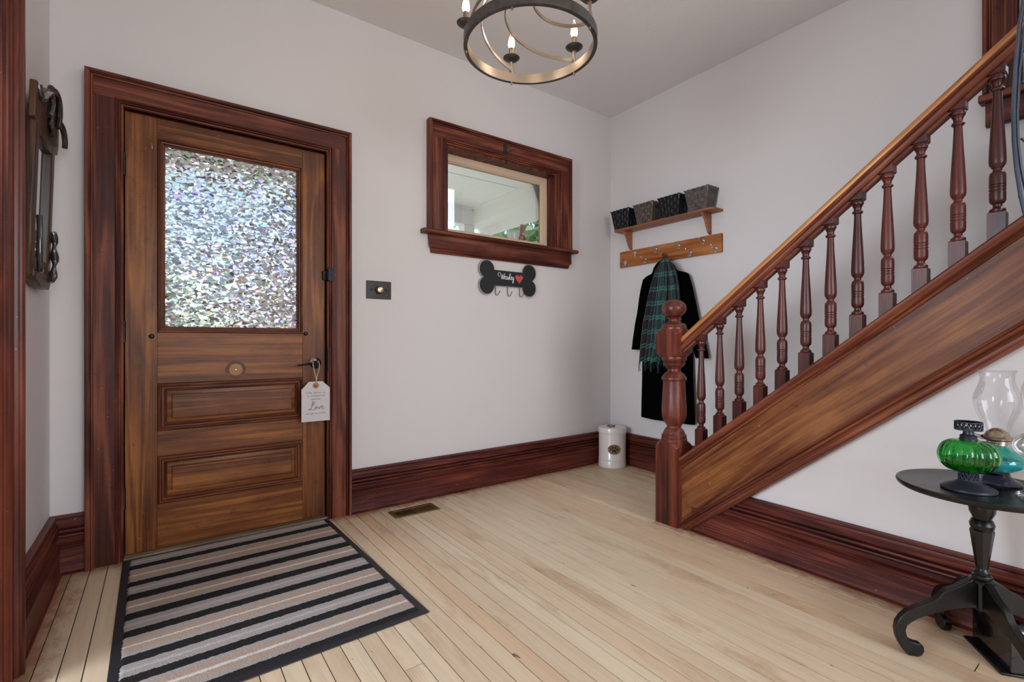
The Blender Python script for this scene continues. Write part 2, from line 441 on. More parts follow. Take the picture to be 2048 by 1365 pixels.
class _Y:
    def __init__(s, y0, y1): s.a, s.b, s.k = y0, y1, 0
    def __call__(s, u, z):
        s.k ^= 1
        return (u, s.a if s.k else s.b, z)
class _X(_Y):
    def __call__(s, u, z):
        s.k ^= 1
        return (s.a if s.k else s.b, u, z)
DX0, DX1, DZ = -.139, .755, 2.066
WX0, WX1, WZ0, WZ1 = 1.51, 2.472, 1.70, 2.29
o = wall_holes(XL, XR+.15, -.02, CH+.1, [(DX0-.02, DX1+.02, -.02, DZ+.02), (WX0-.0, WX1+.0, WZ0-.02, WZ1)], _Y(YF, YF+.16)).build('wall_front', wallp, sharp=0)
tag(o, 'warm white painted wall holding the front door and small window', 'wall', kind='structure')
W2 = (-.5, .392, 2.13, 3.25)
o = wall_holes(-3.05, YF, -.02, 4.6, [W2], _X(XR, XR+.16)).build('wall_right', wallp, sharp=0)
tag(o, 'warm white wall behind the staircase with shelf and coat rack', 'wall', kind='structure')
LO = (.62, 1.915, -.02, 2.13)
o = wall_holes(-3.05, YF+.16, -.02, CH+.1, [LO], _X(XL-.15, XL)).build('wall_left', wallp, sharp=0)
tag(o, 'pale wall on the left with cased opening beside the mirror', 'wall', kind='structure')
o = wall_holes(-3.35, XR+.16, -.02, CH+.1, [(-.05, 1.95, .75, 2.5)], _Y(-3.2, -3.05)).build('wall_back', wallp, sharp=0)
tag(o, 'white wall behind the camera with an opening for the added window', 'wall', kind='structure')
# ceiling with the stairwell opening
cb = MB()
cb.box(-3.35, 2.34, -3.2, YF+.16, CH, CH+.1); cb.box(2.34, XR, .55, YF+.16, CH, CH+.1)
o = cb.build('ceiling', ceilp, sharp=0); tag(o, 'grey white stippled ceiling', 'ceiling', kind='structure')
ub = MB(); ub.box(2.24, 2.34, -3.05, .65, CH+.1, 4.6); ub.box(2.34, XR, .55, .65, CH+.1, 4.6); ub.box(2.34, XR, -3.15, -3.05, CH+.1, 4.6)
o = ub.build('wall_stairwell', wallp, sharp=0); tag(o, 'upper stairwell walls above the hall ceiling', 'wall', kind='structure')
o = MB().box(2.24, XR+.16, -3.2, .65, 4.6, 4.7).build('ceiling', ceilp, sharp=0); tag(o, 'upper stairwell ceiling', 'ceiling', kind='structure')
# adjoining room on the left
sr = MB(); sr.box(-3.35, XL-.15, 2.99, 3.1, 0, CH); sr.box(-3.35, XL-.15, -3.2, -3.05, 0, CH)
sr2 = wall_holes(-3.05, 2.99, -.02, CH, [(-.05, 1.85, .8, 2.4)], _X(-3.35, -3.2))
o = sr.build('wall_side_room', wallp, sharp=0); tag(o, 'end walls of the room beyond the cased opening', 'wall', kind='structure')
o = sr2.build('wall_side_room_window', wallp, sharp=0); tag(o, 'far wall of the room beyond the cased opening', 'wall', kind='structure')
for k, (nm, bx) in enumerate([('added_window_3', (-.05, 1.95, -3.2, -3.15, .75, 2.5)), ('added_window_4', (-3.35, -3.3, -.05, 1.85, .8, 2.4))]):  # unseen windows, added to hold the fill lamps
    mb = MB(); x0, x1, y0, y1, z0, z1 = bx
    if k == 0:
        for x in (x0, (x0+x1)/2-.025, x1-.05): mb.box(x, x+.05, y0, y1, z0, z1)
        for z in (z0, (z0+z1)/2-.02, z1-.05): mb.box(x0, x1, y0+.005, y1-.005, z, z+.05)
    else:
        for y in (y0, (y0+y1)/2-.025, y1-.05): mb.box(x0, x1, y, y+.05, z0, z1)
        for z in (z0, (z0+z1)/2-.02, z1-.05): mb.box(x0+.005, x1-.005, y0, y1, z, z+.05)
    o = mb.build(nm, creamp); tag(o, ['added unseen cream window frame behind the camera', 'added unseen cream window frame in the side room'][k], 'window', kind='structure')

# stair partition walls (X = 2.295 face) : triangle below the stringer, panel above it beyond the last baluster
def capz(y): return .383+.809*(1.555-y)
sw = MB()
poly = [(1.50, 0), (1.50, capz(1.50)-.41), (-3.05, capz(-3.05)-.41)]
poly = [(1.52, .0), (1.52, .02), (-1.35, min(CH, capz(-1.35)-.36)), (-3.05, CH), (-3.05, 0)]
sw.prism(poly, lambda y, z: (2.297, y, z), lambda y, z: (2.345, y, z))
o = sw.build('wall_stair', wallp, sharp=0); tag(o, 'white wall below the slanted staircase stringer behind the side table', 'wall', kind='structure')
pw = MB(); ye = .287
pw.prism([(ye, capz(ye)+.004), (ye, CH), (-3.05, CH), (-3.05, CH-.01), (-1.52, CH-.01)], lambda y, z: (2.262, y, z), lambda y, z: (2.33, y, z))
o = pw.build('wall_partition', wallp, sharp=0); tag(o, 'white partition wall closing the upper stairs at the right edge', 'wall', kind='structure')

# ------------------------------------------------------------ baseboards
BP = [(0,0),(.044,0),(.045,.008),(.038,.012),(.036,.018),(.036,.112),(.041,.116),(.041,.122),(.034,.126),(.026,.130),(.018,.134),(.018,.152),(.026,.154),(.031,.158),(.033,.163),(.031,.168),(.025,.171),(.015,.172),(.015,.175),(.025,.176),(.031,.179),(.033,.184),(.031,.189),(.025,.192),(.015,.193),(.015,.197),(.032,.199),(.034,.205),(.031,.211),(.024,.217),(.019,.225),(.017,.232),(.023,.235),(.025,.240),(.022,.246),(.014,.248),(0,.249)]
def base_run(name, path, label, mat):
    # path: list of (x,y, nx,ny) corners with room-side mitre direction
    mb = MB(); m = len(BP); vs_ = []
    for (x, y, nx, ny) in path:
        for (d, z) in BP: vs_.append((x+nx*d, y+ny*d, z))
    fs = []
    for i in range(len(path)-1):
        for k in range(m): fs.append((i*m+k, i*m+(k+1) % m, (i+1)*m+(k+1) % m, (i+1)*m+k))
    fs += [tuple(range(m))[::-1], tuple((len(path)-1)*m+k for k in range(m))]
    mb.add(vs_, fs); o = mb.build(name, mat, sharp=28); tag(o, label, 'baseboard', kind='structure'); return o
base_run('baseboard_front', [(.880, YF, 0, -1), (XR, YF, -1, -1)], 'tall moulded dark red baseboard under the small window', mx)
base_run('baseboard_right', [(XR, YF, -1, -1), (XR, 1.60, -1, 0)], 'short moulded baseboard between the white canister and stairs', my)
base_run('baseboard_left', [(XL, YF, 1, -1), (XL, 2.046, 1, 0)], 'moulded baseboard below the carved mirror on the side wall', my)
base_run('baseboard_corner', [(-.266, YF, 0, -1), (XL, YF, 1, -1)], 'short piece of baseboard between the corner and the front door casing', mx)
base_run('baseboard_stair', [(2.297, 1.50, -1, 0), (2.297, -3.05, -1, 0)], 'tall moulded baseboard below the stringer behind the side table', my)

def mould_sides(name, pts, dirs, prof, fmap, parent, mv, mh, closed=False, sharp=28):
    n = len(pts)
    for i in range(n if closed else n-1):
        j = (i+1) % n
        up = abs(pts[i][0]-pts[j][0]) < abs(pts[i][1]-pts[j][1])
        MB().frame([pts[i], pts[j]], [dirs[i], dirs[j]], prof, fmap).build(name, mv if up else mh, parent, sharp=sharp)
# ------------------------------------------------------------ mitred casings
def fy(y): return lambda x, z, b: (x, y-b, z)
def casing(parent, x0, x1, z0, z1, yw, sides=True, head=True, mir=None):
    wd = .125
    mv, mh = (casz, casx) if mir is None else mir
    f = fy(yw) if mir is None else fx_(yw)
    def bxx(a0, a1, b0, b1, c0, c1):
        if mir is None: return MB().box(a0, a1, yw-b1, yw-b0, c0, c1)
        return MB().box(yw+min(b0*SG, b1*SG), yw+max(b0*SG, b1*SG), a0, a1, c0, c1)
    bxx(x0-.105, x0-.026, 0, .034, z0, z1+.026).build('casing_board', mv, parent, bevel=.001)
    bxx(x1+.026, x1+.105, 0, .034, z0, z1+.026).build('casing_board', mv, parent, bevel=.001)
    bxx(x0-.105, x1+.105, 0, .0345, z1+.026, z1+.112).build('casing_board', mh, parent, bevel=.001)
    pts = [(x0, z0), (x0, z1), (x1, z1), (x1, z0)]; dirs = [(-1, 0), (-1, 1), (1, 1), (1, 0)]
    back = [(.104, 0), (.104, .038), (.106, .043), (.110, .044), (.112, .040), (.113, .040), (.114, .049), (.118, .054), (.128, .054), (.132, .050), (.132, 0)]
    mould_sides('back_band', pts, dirs, back, f, parent, mv, mh)
    inner = [(.030, 0), (.030, .036), (.029, .042), (.025, .044), (.021, .041), (.0205, .030), (.019, .030), (.018, .037), (.014, .038), (.011, .034), (.0105, .024), (.009, .024), (.008, .029), (.004, .028), (0, .022), (0, 0)]
    mould_sides('inner_moulding', pts, dirs, inner, f, parent, mv, mh)
SG = 1
def fx_(xw): return lambda y, z, b: (xw+SG*b, y, z)

# =================================================================== FRONT DOOR
door = empty('door_1', ((DX0+DX1)/2, YF, 0), 'old brown panelled front door with mosaic film glass', 'door', kind='structure')
casing(door, DX0+.002, DX1-.002, 0, DZ-.004, YF)
jb = MB()
jb.box(DX0-.02, DX0+.002, YF-.016, YF+.16, 0, DZ-.0042); jb.box(DX1-.002, DX1+.02, YF-.016, YF+.16, 0, DZ-.0042); jb.box(DX0-.02, DX1+.02, YF-.016, YF+.16, DZ-.004, DZ+.02)
jb.box(DX0+.002, DX0+.022, YF+.056, YF+.07, 0, DZ-.004); jb.box(DX1-.022, DX1-.002, YF+.056, YF+.07, 0, DZ-.004); jb.box(DX0, DX1, YF+.056, YF+.07, DZ-.022, DZ-.004)
jb.build('jamb', casz, door, bevel=.001)
MB().box(DX0, DX1, YF-.03, YF+.17, -.004, .012).build('threshold', wood('worn_threshold_wood', '3a2c22', '7d6650', 'a08a70', axis='x', seed=30, rough=.7), door, bevel=.002)
y0, y1 = YF+.008, YF+.052       # leaf front and back
sx = [(-.134, -.014), (.633, .750)]
zb, zt = .016, 2.058
MB().box(sx[0][0], sx[0][1], y0, y1, zb, zt).build('stile', drz, door, bevel=.0012)
MB().box(sx[1][0], sx[1][1], y0, y1, zb, zt).build('stile', drz, door, bevel=.0012)
for a, b in ((1.962, zt), (.798, 1.040), (.452, .572), (zb, .226)):
    MB().box(sx[0][1], sx[1][0], y0+.0004, y1, a, b).build('rail', drx, door, bevel=.0012)
def rect(x0, x1, z0, z1): return [(x0, z0), (x0, z1), (x1, z1), (x1, z0)], [(1, 1), (1, -1), (-1, -1), (-1, 1)]
for a, b in ((.572, .798), (.226, .452)):
    p, d = rect(sx[0][1], sx[1][0], a, b)
    prof = [(0, -.02), (0, .004), (.003, .012), (.009, .015), (.014, .012), (.015, -.001), (.017, -.001), (.018, .006), (.024, .006), (.027, .0), (.028, -.008), (.030, -.008), (.032, -.004), (.037, -.008), (.038, -.014), (.038, -.02)]
    mould_sides('panel_moulding', p, d, prof, fy(y0), door, drmz, drm, True)
    x0, x1 = sx[0][1]+.03, sx[1][0]-.03; za, zb2 = a+.03, b-.03
    pm = MB()
    p, d = rect(x0, x1, za, zb2)
    prof = [(0, -.03), (0, -.016), (.026, -.010), (.027, -.002), (.029, 0)]
    m = len(prof)
    vs_ = [(x+dx*q, y0-h, z+dz*q) for (x, z), (dx, dz) in zip(p, d) for (q, h) in prof]
    fs = [(i*m+k, i*m+k+1, ((i+1) % 4)*m+k+1, ((i+1) % 4)*m+k) for i in range(4) for k in range(m-1)]
    fs += [(m-1, 2*m-1, 3*m-1, 4*m-1), (0, m, 2*m, 3*m)]
    pm.add(vs_, fs).build('raised_panel', drx, door, sharp=20)
p, d = rect(sx[0][1], sx[1][0], 1.040, 1.962)
prof = [(0, -.03), (0, .004), (.003, .011), (.008, .012), (.011, .008), (.012, -.002), (.014, -.002), (.015, .003), (.020, .002), (.023, -.006), (.025, -.006), (.029, -.009), (.031, -.03)]
mould_sides('glazing_moulding', p, d, prof, fy(y0), door, drmz, drm, True)
gp = MB(); gx0, gx1, gz0, gz1 = .0, .62, 1.052, 1.95
gp.add([(gx0, y0+.016, gz0), (gx1, y0+.016, gz0), (gx1, y0+.016, gz1), (gx0, y0+.016, gz1)], [(0, 1, 2, 3)], 0)
gp.add([(gx0, y0+.020, gz0), (gx1, y0+.020, gz0), (gx1, y0+.020, gz1), (gx0, y0+.020, gz1)], [(3, 2, 1, 0)], 1)
o = gp.build('glass_pane', [film, clear], door, recalc=False); tag(o, 'pane covered in mosaic privacy film')
for z in (1.806, 1.042, .281):
    h = MB(); h.lathe([(-.052, .004), (-.049, .0065), (.049, .0065), (.052, .004)], (DX0+.003, YF-.014, z), 12)
    h.box(DX0+.001, DX0+.006, YF-.014, YF+.01, z-.045, z+.045)
    h.build('hinge', metalb, door)
lt = MB(); lt.box(.752, .782, YF-.052, YF-.030, 1.335, 1.405); lt.box(.735, .758, YF-.012, YF+.006, 1.345, 1.395); lt.box(.748, .758, YF-.045, YF, 1.352, 1.388)
lt.build('surface_latch', metalb, door, bevel=.002)
bl = MB(); bl.box(.754, .764, YF-.036, YF+.0, .83, .965)
bl.build('strike_plate', metalb, door, bevel=.001)
# lever handle
hd = MB()
Mh = Matrix.Translation((.700, y0, .876)) @ Matrix.Rotation(PI/2, 4, 'X')
hd.lathe([(0, .030), (.006, .030), (.009, .027), (.011, .020), (.012, .010), (.040, .010), (.045, .012), (.052, .012), (.054, .008)], (0,0,0), 28, M=Mh)
hd.tube([(.700, y0-.046, .876), (.685, y0-.050, .876), (.66, y0-.050, .874), (.63, y0-.049, .871), (.597, y0-.047, .868)], lambda s: .0095-.0045*s, 10, flat=(1, .75))
o = hd.build('door_lever', metalb, door); tag(o, 'black lever handle')
# patched bell hole on the lock rail
pb = MB()
Mb = Matrix.Translation((.310, y0, .853)) @ Matrix.Rotation(PI/2, 4, 'X')
pb.lathe([(-.002, .031), (.0015, .031), (.003, .029), (.0035, .001)], seg=36, M=Mb, mi=0)
pb.lathe([(.0030, .0036), (.006, .0036), (.0075, .002)], seg=12, M=Mb, mi=1)
pb.lathe([(-.002, .046), (.0008, .046), (.0012, .032)], seg=36, M=Mb, mi=2)
o = pb.build('filled_bell_hole', [wood('filler_patch', '8a6238', 'b98a5a', 'c79a68', axis='x', seed=31, contrast=.3), silver, drm], door); tag(o, 'pale round filler patch with a small screw')
for x, z in ((-.036, 1.022), (.648, 1.040)):
    m = MB(); m.lathe([(-.002, .011), (.005, .011), (.010, .007), (.011, .001)], seg=16, M=Matrix.Translation((x, y0, z)) @ Matrix.Rotation(PI/2, 4, 'X'))
    m.build('corner_button', metalb, door)
# coat-hook remnants near the top left of the door
ck = MB(); ck.tube([(-.036, y0+.002, 1.935), (-.036, y0-.006, 1.93), (-.034, y0-.010, 1.915), (-.034, y0-.004, 1.905)], .002, 6)
ck.build('small_hook', silver, door)

# =================================================================== WINDOW beside the door
win = empty('window_1', ((WX0+WX1)/2, YF, WZ0), 'small wood cased window with cream sash beside the front door', 'window', kind='structure')
casing(win, WX0, WX1, WZ0+.012, WZ1, YF)
jm = MB(); jm.box(WX0-.002, WX0+.016, YF-.014, YF+.16, WZ0, WZ1-.0142); jm.box(WX1-.016, WX1+.002, YF-.014, YF+.16, WZ0, WZ1-.0142); jm.box(WX0-.002, WX1+.002, YF-.014, YF+.16, WZ1-.014, WZ1+.002)
jm.build('jamb', casz, win, bevel=.001)
sash = MB(); sx0, sx1, sz0, sz1 = WX0+.016, WX1-.016, WZ0+.012, WZ1-.014
ys0 = YF+.085
p, d = rect(sx0, sx1, sz0, sz1)
prof = [(0, -.035), (0, 0), (.044, 0), (.046, -.004), (.049, -.004), (.051, -.008), (.054, -.009), (.057, -.014), (.057, -.035)]
sash.frame(p, d, prof, fy(ys0), closed=True).build('sash', creamp, win, sharp=28)
MB().box(sx0+.05, sx1-.05, ys0+.018, ys0+.021, sz0+.05, sz1-.05).build('glass_pane', clear, win)
st = MB(); st.prism([(YF+.10, 1.688), (YF-.058, 1.688), (YF-.066, 1.693), (YF-.068, 1.701), (YF-.066, 1.708), (YF-.058, 1.713), (YF+.10, 1.713)], lambda y, z: (1.335, y, z), lambda y, z: (2.655, y, z))
st.build('stool', casx, win, sharp=50)
ap = MB(); prof = [(0, 1.688), (.030, 1.688), (.030, 1.610), (.033, 1.604), (.031, 1.597), (.026, 1.592), (.028, 1.585), (.022, 1.578), (.018, 1.570), (0, 1.568)]
ap.add([(1.385+(.02 if z < 1.60 else 0), YF-b, z) for b, z in prof]+[(2.612-(.02 if z < 1.60 else 0), YF-b, z) for b, z in prof],
       [(k, (k+1) % 10, 10+(k+1) % 10, 10+k) for k in range(10)]+[tuple(range(10))[::-1], tuple(range(10, 20))])
ap.build('apron', casx, win, sharp=28)
MB().box(WX0-.03, WX1+.03, YF+.125, YF+.33, 1.675, 1.70).build('outer_sill', whitep, win, bevel=.003)
# iron pull hook screwed on the window's head casing
hk = MB(); hx, hy = 1.972, YF-.035
hk.box(hx-.014, hx+.014, hy-.004, hy, 2.315, 2.405)
hk.lathe([(-.004, .013), (0, .013), (.003, .008)], (0,0,0), 14, M=Matrix.Translation((hx, hy-.002, 2.308)) @ Matrix.Rotation(PI/2, 4, 'X'))
for z in (2.325, 2.34, 2.355, 2.372, 2.388):
    for s in (-1, 1): hk.lathe([(0, .003), (.003, .002)], (0,0,0), 8, M=Matrix.Translation((hx+s*.006, hy-.004, z)) @ Matrix.Rotation(PI/2, 4, 'X'))
hk.tube([(hx, hy-.004, 2.345), (hx+.016, hy-.014, 2.336), (hx+.03, hy-.03, 2.345), (hx+.036, hy-.042, 2.350), (hx+.042, hy-.048, 2.340), (hx+.046, hy-.056, 2.368)], lambda s: .0045-.0015*s, 8)
o = hk.build('iron_hook', flat('verdigris_iron', '3d423b', .45, .7, var=.4), win); tag(o, 'ornate iron hook at the middle of the head casing')

# ------------------------------------------------------------ upper stair window on the right wall
SG = -1
w2 = empty('window_2', (XR, -.05, 2.13), 'dark cased stair window partly seen at the upper right', 'window', kind='structure')
casing(w2, W2[0], W2[1], W2[2], W2[3], XR, mir=(casz, casy))
MB().box(XR-.062, XR+.05, W2[0]-.145, W2[1]+.145, 2.088, 2.126).build('stool', casy, w2, bevel=.008)
MB().box(XR-.030, XR, W2[0]-.125, W2[1]+.125, 1.982, 2.09).build('apron', casy, w2, bevel=.002)
MB().box(XR-.036, XR-.029, W2[0]-.11, W2[1]+.11, 1.985, 2.000).build('apron_moulding', casy, w2, bevel=.002)
p, d = rect(W2[0], W2[1], W2[2], W2[3])
MB().frame(p, d, [(0, -.10), (0, -.07), (.05, -.07), (.055, -.10)], fx_(XR), closed=True).build('sash', creamp, w2)
SG = 1
# cased opening on the left wall
tr = empty('trim_1', (XL, 1.3, 0), 'glossy red brown casing of the opening at the left edge', 'door casing', kind='structure')
oc = wood('opening_casing_wood', '35140c', '6a3020', '92543f', axis='z', seed=33, wear=1, rough=.3, coat=.15, contrast=.7)
casing(tr, LO[0], LO[1], 0, LO[3], XL, mir=(oc, oc))
jj = MB(); jj.box(XL-.165, XL+.016, LO[1]-.0, LO[1]+.018, 0, LO[3]); jj.box(XL-.165, XL+.016, LO[0]-.018, LO[0], 0, LO[3]); jj.box(XL-.165, XL+.016, LO[0], LO[1], LO[3], LO[3]+.018)
jj.box(XL-.10, XL-.06, LO[1]-.012, LO[1], 0, LO[3])
jj.build('jamb', oc, tr, bevel=.0015)

# =================================================================== PORCH AND GARDEN
porch = empty('porch', (1.5, 4, -.12), 'white painted porch with beams outside the small window', 'porch')
MB().box(-2.0, 3.24, 2.99, 5.2, 2.60, 2.66).build('ceiling_board', whitep, porch)
MB().box(-2.0, 3.05, 4.99, 5.17, 2.40, 2.60).build('beam', whitep, porch, bevel=.004)
MB().box(3.04, 3.23, 2.99, 5.17, 2.40, 2.60).build('beam', whitep, porch, bevel=.004)
MB().box(3.02, 3.04, 2.99, 4.99, 2.575, 2.60).build('cove', whitep, porch)
MB().box(-2.0, 3.04, 4.97, 4.99, 2.575, 2.60).build('cove', whitep, porch)
MB().box(-2.0, 3.02, 4.05, 4.054, 2.598, 2.5995).build('joint', flat('seam_gap', '9a948e', .9), porch)
MB().box(3.23, 3.26, 2.99, 5.3, 2.29, 2.42).build('fascia', whitep, porch, bevel=.003)
MB().box(2.93, 3.07, 5.0, 5.14, -.1, 2.40).build('post', whitep, porch, bevel=.004)
MB().box(.98, 1.12, 5.0, 5.14, -.1, 2.40).build('post', wood('weathered_post', '5d4a40', '7c675a', '94806f', axis='z', seed=40), porch, bevel=.004)
MB().box(-2.0, 3.26, 2.99, 5.3, -.16, -.10).build('deck', flat('grey_porch_deck', 'c9c6c0', .7, var=.1), porch)
MB().box(-30, 40, 5.3, 60, -.5, -.45).build('floor_garden', flat('lawn_green', 'b9bfa6', .95, var=.2)); tag(bpy.data.objects['floor_garden'], 'green lawn outside beyond the porch', 'lawn', kind='structure')
leafm = flat('tree_leaves', '7ea564', .6, var=.45); barkm = flat('tree_bark', '5a4a3c', .9, var=.3)
def tree(x, y, h, r, seed, label):
    t = empty('tree', (x, y, -.45), label, 'tree', group='trees beyond the porch')
    MB().tube([(x, y, -.45), (x+.1, y, h*.3), (x-.1, y+.1, h*.6), (x, y, h*.85)], lambda s: .16-.11*s, 8).build('trunk', barkm, t)
    R_ = random.Random(seed); m = MB()
    for _ in range(1500):
        a, b, c = R_.gauss(0, .5), R_.gauss(0, .5), R_.gauss(0, .5)
        c0 = Vector((x+a*r, y+b*r, h*.62+c*h*.36)); s = R_.uniform(.12, .26)
        q = Matrix.Rotation(R_.uniform(0, 6.3), 3, Vector((R_.random()-.5, R_.random()-.5, R_.random()-.5)).normalized())
        m.add([c0+q @ Vector(v)*s for v in ((-1, 0, 0), (0, -.5, .1), (1, 0, 0), (0, .5, .1))], [(0, 1, 2, 3)])
    m.build('foliage', leafm, t, recalc=False)
for k, (x, y, h, r) in enumerate([(8.3, 10.8, 5.0, 1.5), (13.4, 16.5, 6.2, 1.8), (12.2, 21.5, 6.2, 1.6), (-1.5, 19, 3.6, 1.6)]):
    tree(x, y, h, r, k, ['leafy green tree nearest the porch seen through the window', 'tall leafy green tree behind the nearest one', 'leafy tree beyond the porch corner post', 'low leafy tree beyond the front door'][k])
nh = empty('house', (4.4, 20, -.45), 'brown brick neighbouring house across the lawn beyond the front door', 'house')
MB().box(3.1, 5.9, 18, 24, -.45, 4.2).build('brick_wall', flat('brown_brick', '8a6f63', .9, var=.25), nh)
MB().prism([(2.8, 4.2), (6.2, 4.2), (4.5, 5.9)], lambda x, z: (x, 17.8, z), lambda x, z: (x, 24.2, z)).build('roof', flat('grey_shingle', '57504d', .9), nh)
# ornaments on the outer window sill
orn = empty('ornament', (2.30, 3.03, 1.70), 'red brown bottle necked ornament with pale spots on the outer sill', 'ornament')
t = NT('spotted_glaze'); tc = t.new('ShaderNodeTexCoord').outputs['Object']; v = t.new('ShaderNodeTexVoronoi'); v.inputs['Scale'].default_value = 26; t.link(tc, v.inputs['Vector'])
t.set(Base_Color=t.ramp(v.outputs['Distance'], [(.30, lin('d9a184')), (.36, lin('8d3c30'))]), Roughness=.3)
MB().lathe([(0, .040), (.02, .044), (.06, .040), (.10, .030), (.15, .020), (.20, .016), (.214, .015), (.218, .008)], (2.30, 3.03, 1.70), 24).build('neck', t.mat, orn)
pt = empty('ceramic_pot', (2.215, 3.03, 1.70), 'white flowered ceramic pot with pointed rim beside the spotted ornament', 'pot')
t = NT('flowered_glaze'); tc = t.new('ShaderNodeTexCoord').outputs['Object']; v = t.new('ShaderNodeTexVoronoi'); v.inputs['Scale'].default_value = 38; t.link(tc, v.inputs['Vector'])
t.set(Base_Color=t.ramp(v.outputs['Distance'], [(.16, lin('b8868c')), (.24, lin('dcd8d6'))]), Roughness=.3)
MB().lathe([(0, .022), (.03, .030), (.08, .040), (.13, .046), (.14, .047), (.141, .042), (.09, .036), (.01, .02)], (2.215, 3.03, 1.70), 24, rfun=lambda z, a, r: r*(1+.04*math.cos(5*a) if z > .1 else 1)).build('bowl', t.mat, pt)
m = MB(); m.tube([(2.178, 3.03, 1.82), (2.172, 3.03, 1.845), (2.168, 3.03, 1.872)], lambda s: .011*(1-s)+.001, 8); m.build('spike', t.mat, pt)

# =================================================================== STAIRCASE
stair = empty('staircase', (2.29, 1.63, 0), 'old dark wooden staircase with turned balusters and big newel post', 'staircase')
YA, YB = 1.562, -3.0
def slopeprof(prof, name, mat, ya=YA, yb=YB, zf=capz, sharp=28, parent=stair):
    m = MB(); m.prism(prof, lambda x, dz: (x, ya, zf(ya)+dz), lambda x, dz: (x, yb, zf(yb)+dz))
    return m.build(name, mat, parent, sharp=sharp)
yb_ = -1.55
strg = slopeprof([(2.262, -.03), (2.262, -.395), (2.31, -.395), (2.31, -.03)], 'stringer', slope, yb=yb_)
cap = [(2.262, -.064), (2.252, -.062), (2.247, -.054), (2.251, -.046), (2.245, -.042), (2.239, -.034), (2.241, -.024), (2.237, -.018), (2.236, -.008), (2.241, -.001), (2.250, 0), (2.33, 0), (2.338, -.006), (2.338, -.02), (2.31, -.03), (2.30, -.05)]
slopeprof(cap, 'cap_moulding', slopem, yb=yb_, parent=strg)
bm_ = [(2.265, -.335), (2.256, -.338), (2.254, -.344), (2.258, -.350), (2.252, -.354), (2.249, -.362), (2.254, -.370), (2.246, -.376), (2.239, -.388), (2.238, -.400), (2.244, -.412), (2.256, -.418), (2.29, -.418), (2.29, -.335)]
slopeprof(bm_, 'bottom_moulding', slopem, yb=yb_, parent=strg)
# steps between stringer and wall
sp_ = MB()
for k in range(12):
    ya = 1.50-.2472*k; z = .2*(k+1)
    sp_.box(2.308, XR, ya-.2472-.03, ya+.025, z-.03, z)
    sp_.box(2.308, XR, ya-.02, ya, z-.2, z-.03)
sp_.build('steps', my, stair, bevel=.004)
# rail
def railz(y): return 1.039+.805*(1.555-y)
c = 2.292
up_ = [(c, .001), (c-.014, -.001), (c-.024, -.006), (c-.031, -.014), (c-.0345, -.025), (c-.033, -.036), (c+.033, -.036), (c+.0345, -.025), (c+.031, -.014), (c+.024, -.006), (c+.014, -.001)]
lo = [(-.033, -.036), (-.028, -.042), (-.024, -.048), (-.029, -.053), (-.0335, -.060), (-.033, -.068), (-.030, -.076), (-.031, -.083), (-.017, -.083), (-.017, -.097)]
lo = [(c+a, b) for a, b in lo]+[(c-a, b) for a, b in lo[::-1]]
hr = slopeprof(lo, 'handrail', slopem, ya=1.57, yb=.285, zf=railz)
o = slopeprof(up_, 'rail_top', railt, ya=1.57, yb=.285, zf=railz, parent=hr); tag(o, 'worn honey coloured top of the handrail')
# newel post
NP = (2.292, 1.632)
def clipsq(half, zr):   # rounded-off ends of the square blocks
    def f(zz, a, r):
        sq = half/max(abs(math.cos(a)), abs(math.sin(a)))
        return min(sq, r)
    return f
nb = MB()
def block(z0, z1, half, top=True, bottom=True, r0=.070):
    pr = []
    n = 7
    if bottom:
        for i in range(n): t_ = i/(n-1); pr.append((z0+.040*t_, r0+(half*1.415-r0)*math.sin(t_*PI/2)))
    else: pr.append((z0, half*1.42))
    if top:
        for i in range(n): t_ = 1-i/(n-1); pr.append((z1-.040*t_, r0+(half*1.415-r0)*math.sin(t_*PI/2)))
    else: pr.append((z1, half*1.42))
    return pr
nb.lathe(block(0, .452, .070, True, False), (*NP, 0), 64, rfun=clipsq(.070, 0))
nb.lathe(block(.913, 1.065, .070, True, True), (*NP, 0), 64, rfun=clipsq(.070, 0))
turned = [(.450,.069),(.462,.069),(.468,.065),(.470,.066),(.482,.066),(.488,.060),(.497,.056),(.508,.052),(.516,.046),(.524,.038),(.534,.038),(.540,.042),(.553,.052),(.572,.061),(.600,.0655),(.640,.0655),(.700,.062),(.776,.0575),(.782,.058),(.785,.064),(.790,.067),(.799,.067),(.804,.062),(.810,.058),(.818,.054),(.826,.042),(.834,.034),(.846,.034),(.856,.040),(.864,.050),(.868,.056),(.874,.057),(.880,.060),(.884,.055),(.890,.060),(.898,.066),(.906,.067),(.914,.066)]
nb.lathe(turned, (*NP, 0), 48)
top_ = [(1.062,.067),(1.074,.067),(1.079,.063),(1.083,.064),(1.090,.061),(1.096,.052),(1.100,.036),(1.108,.028),(1.120,.026),(1.128,.032),(1.131,.040)]
nb.lathe(top_, (*NP, 0), 48)
newel = nb.build('newel_post', neww, stair, sharp=30)
bl_ = MB(); bl_.lathe([(1.1785-.050*math.cos(PI*i/20), max(.0005, .0645*math.sin(PI*i/20)**.9)) for i in range(21)], (*NP, 0), 40)
bl_.build('ball_finial', neww, newel)
